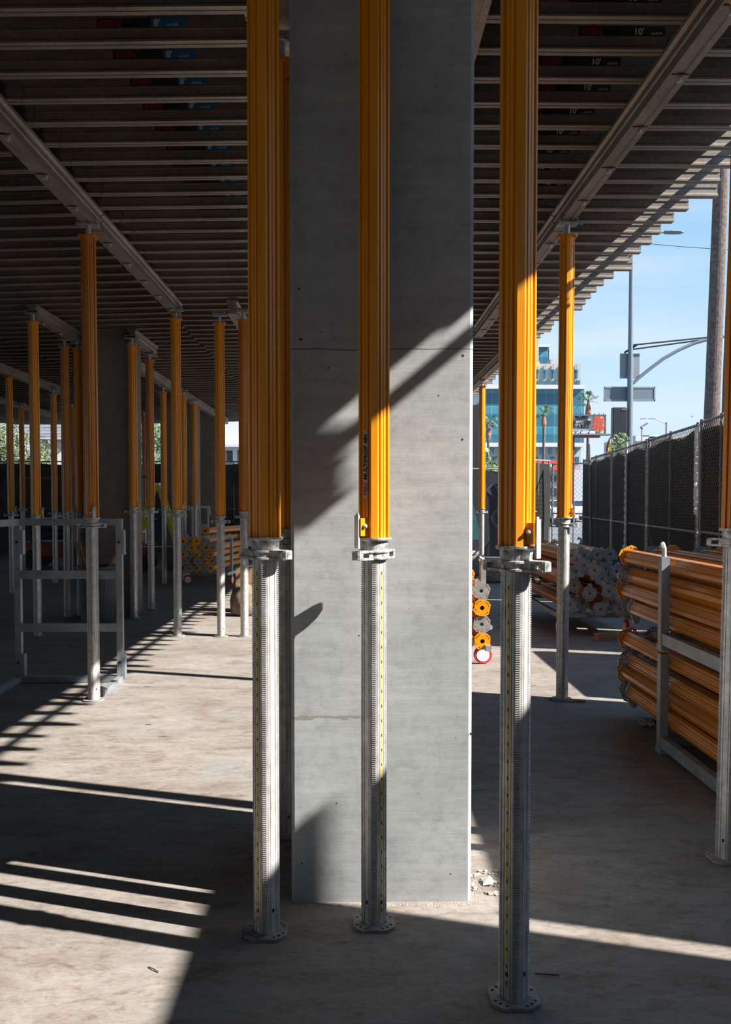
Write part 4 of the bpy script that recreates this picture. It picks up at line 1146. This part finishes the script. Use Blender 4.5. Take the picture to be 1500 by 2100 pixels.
pxbox(1084, 1129, 706, 711, 219, 22, 'white_wall', 'parapet', t); pxbox(1125, 1129, 711, 1000, 221, 18, 'white_wall', 'side_wall', t)

# billboard
YB = 62
bb = thing('billboard', 'white billboard about traffic with a big jam toast slice', 'billboard', at(1207, 925, YB))
pxbox(1158, 1243, 851, 890, YB, .3, 'white_wall', 'panel', bb)
pxbox(1157, 1244, 850, 851.5, YB - .1, .4, 'pole_paint', 'frame_top', bb); pxbox(1242, 1244, 850, 891, YB - .1, .4, 'pole_paint', 'frame_side', bb)
pxbox(1157, 1256, 889.5, 892, YB - .4, .9, 'pole_paint', 'catwalk', bb); pxbox(1172, 1232, 894, 897, YB - .2, .6, 'maroon', 'lower_beam', bb)
pxbox(1174, 1179, 896, 1000, YB, .5, 'maroon', 'support_post', bb, base=0)
pxbox(1160, 1224, 883, 889.5, YB - .02, .1, 'signal_black', 'text_band', bb)
for i in range(9): pxbox(1164 + i * 9.3, 1165 + i * 9.3, 847.5, 850.5, YB - .6, .1, 'signal_black', 'lamp', bb)
sc_ = YB / FPX
def btxt(s, px, py, hpx, mat, bold=.006, shear=0, par=bb, Y=YB - .03, align='LEFT', name='lettering', ext=.01):
    me = text_mesh(s, hpx * sc_ * 1.38, mat, ext, align, bold, shear)
    p_ = at(px, py, Y) - par.location
    o = put(me, name, par, (p_.x, Y - par.location.y, p_.z), UPR); o.scale.x = .74; return o
btxt('L.A. TRAFFIC', 1207, 861, 7.2, 'letter_black', .02, align='RIGHT')
btxt('SUCKS', 1182, 869.5, 7.0, 'letter_black', .02, align='RIGHT')
btxt('a lot', 1184, 869, 6.2, 'letter_black', .004, .5)
btxt('LESS', 1198, 869.5, 7.0, 'letter_black', .02)
btxt('WITH A SLICE', 1209, 878, 7.2, 'letter_black', .02, align='RIGHT')
btxt('GRAB ONE RIGHT HERE!', 1222, 888.8, 5.0, 'letter_white', .012, align='RIGHT', Y=YB - .06)
# slice of toast with berries
def bpt(px, py): p_ = at(px, py, YB - .06) - bb.location; return Vector((p_.x, -.06, p_.z))
sl_ = [bpt(*q_) for q_ in ((1221, 852), (1232, 852.5), (1241, 857), (1242, 870), (1240, 889), (1232, 888), (1222, 883), (1213, 880), (1214, 872), (1217, 862))]
n_ = len(sl_)
MB().add([v_ for v_ in sl_] + [v_ + Vector((0, .04, 0)) for v_ in sl_], [tuple(range(n_))] + [(i, (i + 1) % n_, n_ + (i + 1) % n_, n_ + i) for i in range(n_)]).build('toast_picture', 'crust', bb)
mb = MB(); rnd = random.Random(8)
for (px, py) in ((1222, 857), (1229, 857), (1236, 860), (1221, 864), (1228, 864), (1235, 867), (1220, 871), (1227, 871), (1234, 874), (1219, 877), (1226, 878), (1233, 881), (1237, 878), (1225, 860.5), (1232, 861)):
    p_ = bpt(px, py); mb.cyl(p_, p_ - Vector((0, .03 + .02 * rnd.random(), 0)), 3.4 * sc_, 10)
mb.build('berry_picture', 'berry', bb)

# restaurant sign, partly hidden
YF = 46
fs_ = thing('shop_sign', 'maroon curved shop sign with a yellow border left of the traffic signal', 'sign', at(1262, 925, YF))
def arcpts(r0, n_=14): 
    c_ = (1284, 926)
    return [at(c_[0] - r0[0] * cos(a * pi / 2 / (n_ - 1)), c_[1] - r0[1] * sin(a * pi / 2 / (n_ - 1)), YF) - fs_.location for a in range(n_)]
for nm, rr_, mt, dy in (('outer_rim', (40, 47), 'maroon', 0), ('yellow_band', (37, 43), 'amber', -.03), ('inner_panel', (31.5, 36.5), 'maroon', -.06)):
    pp = arcpts(rr_); cc = at(1284, 926, YF) - fs_.location
    m_ = len(pp)
    vs = [Vector((p_.x, dy, p_.z)) for p_ in pp] + [Vector((cc.x, dy, cc.z))]; k = len(vs)
    MB().add(vs + [v_ + Vector((0, .15, 0)) for v_ in vs], [tuple(range(k)), tuple(range(k, 2 * k))[::-1]] + [(i, (i + 1) % k, k + (i + 1) % k, k + i) for i in range(k)]).build(nm, mt, fs_)
MB().cyl((.8, .3, -fs_.location.z), (.8, .3, .3), .12, 10).build('post', 'maroon', fs_)
me = text_mesh('F', 16 * YF / FPX * 1.4, 'letter_white', .01, bold=.02); p_ = at(1251, 917, YF - .1) - fs_.location
put(me, 'lettering', fs_, (p_.x, -.1, p_.z), UPR)
p_ = at(1250, 925, YF - .1) - fs_.location
MB().box((p_.x + .35, -.1, p_.z + .06), (.6, .04, .14)).build('amber_bar', 'amber', fs_)

# low white buildings and lamps on the right
t = thing('low_building', 'low white building with an open roof frame beyond the fence', 'building', (at(1335, 1000, 95).x, 95, 0))
pxbox(1303, 1332, 893, 1000, 95, 12, 'white_wall', 'wall', t, base=0); pxbox(1318, 1363, 892, 895, 95, 12, 'white_wall', 'roof_slab', t); pxbox(1345, 1350, 895, 1000, 95, 3, 'white_wall', 'pillar', t, base=0); pxbox(1360, 1363, 893, 1000, 95, 3, 'grey_wall', 'pillar', t, base=0)
pxbox(1306, 1316, 904, 925, 94.8, .3, 'sign_back', 'window', t)
t = thing('low_building', 'low grey-white building left of the thick palm trunk', 'building', (at(1405, 1000, 90).x, 90, 0))
pxbox(1378, 1427, 893, 1000, 90, 10, 'white_wall', 'wall', t, base=0); pxbox(1349, 1395, 903, 1000, 85, 5, 'signal_black', 'dark_annex', t, base=0)
t = thing('street_lamp', 'small twin-arm street lamp above the low white building', 'lamp', (at(1367, 900, 70).x, 70, 0))
zt = at(1367, 866, 70).z
MB().cyl((0, 0, 0), (0, 0, zt), .07, 8).build('pole', 'post_grey', t)
MB().tube([(0, 0, zt - .1), (-.5, 0, zt + .1), (-.9, 0, zt + .25)], .03, 6).build('arm', 'post_grey', t)
MB().box((-1.15, 0, zt + .27), (.5, .12, .06)).box((-1.2 - .6, 0, zt + .27), (.45, .12, .06)).build('lamp_head', 'sign_back', t)
t = thing('street_lamp', 'small grey lamp post with a tilted head left of the twin-arm lamp', 'lamp', (at(1317, 900, 65).x, 65, 0))
zt = at(1317, 880, 65).z
MB().cyl((0, 0, 0), (0, 0, zt), .045, 8).build('pole', 'post_grey', t)
MB().bar((-.1, 0, zt + .12), (.40, 0, zt + .42), .08, .12).lathe([(.04, -.1), (.13, 0), (.10, .1), (.03, .14)], 10, Matrix.Translation((0, 0, zt + .08))).build('lamp_head', 'post_grey', t)
o = MB().tube([at(1330, 500, 36), at(1400, 506, 36), at(1520, 514, 36)], .012, 5).build('overhead_cable', 'signal_black')
tag(o, 'thin overhead cable crossing the sky under the lamp head', 'cable')
p = at(1420, 854, 60)
tag(MB().add([(p.x - .1, 60, p.z - .05), (p.x, 60, p.z + .01), (p.x + .12, 60, p.z + .06), (p.x + .02, 60.05, p.z - .03), (p.x, 59.9, p.z + .03)], [(0, 3, 1), (1, 3, 2), (0, 1, 4), (1, 2, 4)]).build('bird', 'signal_black'), 'tiny dark bird in the sky left of the thick palm trunk', 'bird')

# shops and cars seen through the gate
t = thing('pizza_shop', 'white shop front with a green sign and red roof seen through the gate', 'building', (at(1135, 1000, 80).x, 80, 0))
pxbox(1098, 1192, 964, 1070, 80, 8, 'white_wall', 'wall', t, base=0)
pxbox(1100, 1180, 944, 964, 79, 6, 'sign_red', 'roof', t)
pxbox(1118, 1136, 950, 961, 78.6, .3, 'sign_green', 'sign_board', t)
me = text_mesh('PIZZA', 8 * 80 / FPX * 1.3, 'letter_white', .01, 'RIGHT', .02); p_ = at(1134.5, 958.5, 78.5) - t.location
put(me, 'lettering', t, (p_.x, -1.55, p_.z), UPR)
for i in range(5): pxbox(1122 + i * 11, 1130 + i * 11, 975, 988, 79.8, .3, 'dark_glass', 'window', t); pxbox(1122 + i * 11, 1130 + i * 11, 1000, 1018, 79.8, .3, 'dark_glass', 'window', t)
def car(label, px, Y, L=4.3, ang=80):
    t = thing('car', label, 'car', (at(px, 1060, Y).x, Y, 0), (0, 0, radians(ang)))
    prof = [(-2.15, .35), (-2.15, .85), (-1.9, .98), (-1.45, 1.02), (-.85, 1.48), (.75, 1.50), (1.35, 1.05), (2.0, .92), (2.15, .70), (2.15, .35)]
    mt = Matrix(((1, 0, 0, 0), (0, 0, 1, 0), (0, 1, 0, 0), (0, 0, 0, 1)))
    bevel(MB().prism(prof[::-1], -.85, .85, mt).build('body', 'car_white', t), .06)
    MB().prism([(-1.30, 1.03), (-.80, 1.42), (.68, 1.43), (1.15, 1.05)][::-1], -.87, .87, mt).build('windows', 'dark_glass', t)
    MB().box((2.12, 0, .72), (.08, 1.4, .16)).box((-2.12, 0, .78), (.08, 1.4, .14)).build('lights', 'letter_white', t)
    MB().add([(-1.40, -.7, 1.06), (-1.40, .7, 1.06), (-.88, .6, 1.46), (-.88, -.6, 1.46)], [(0, 1, 2, 3)]).build('rear_window', 'dark_glass', t)
    for x in (-1.35, 1.35):
        for y in (-.8, .8):
            MB().cyl((x, y - .1, .33), (x, y + .1, .33), .33, 18).build('wheel', 'black_rubber', t)
    return t
car('white car seen through the gate left of the freestanding prop', 1134, 58, ang=100)
car('white car seen through the gate right of the freestanding prop', 1184, 66, ang=95)

# backdrop at the left end
t = thing('louvred_building', 'grey building with horizontal louvres beyond the far left fence', 'building', (at(95, 1000, 48).x, 48, 0))
pxbox(40, 129, 800, 902, 48.4, 3, 'pole_paint', 'back_wall', t)
mb = MB(); x0 = at(40, 900, 48).x - t.location.x; x1 = at(128, 900, 48).x - t.location.x
for i in range(14):
    z = at(80, 860 + i * 3.05, 48).z; mb.box(((x0 + x1) / 2, 0, z), (x1 - x0, .12, .035))
mb.build('louvres', 'white_wall', t)
t = thing('white_building', 'plain white wall beyond the far left fence', 'building', (at(130, 1000, 50).x, 50, 0))
pxbox(84, 205, 902, 1000, 50, 5, 'white_wall', 'lower_wall', t, base=0); pxbox(119, 205, 800, 902, 50, 5, 'white_wall', 'upper_wall', t)
pxbox(84, 205, 919, 919.6, 49.97, .1, 'sign_back', 'joint', t)
t = thing('white_building', 'white building with a stepped cornice seen between the two close props', 'building', (at(490, 1000, 45).x, 45, 0))
pxbox(440, 590, 800, 910, 46, 6, 'white_wall', 'upper_wall', t); pxbox(440, 590, 910, 916, 45.2, 6, 'white_wall', 'cornice', t); pxbox(440, 590, 916, 922, 45.6, 6, 'white_wall', 'cornice', t)
pxbox(440, 590, 922, 1000, 47, 6, 'grey_wall', 'recessed_wall', t, base=0)
for px in (478, 502, 530, 560): pxbox(px, px + 8, 922, 1000, 45.6, .8, 'white_wall', 'pillar', t, base=0)
for px in (466, 489): pxbox(px, px + 10, 925, 945, 46.9, .2, 'dark_glass', 'window', t)
t = thing('white_building', 'long low white building closing the view behind the props', 'building', (at(320, 1000, 60).x, 60, 0))
pxbox(205, 440, 850, 1000, 60, 5, 'louvre', 'wall', t, base=0)
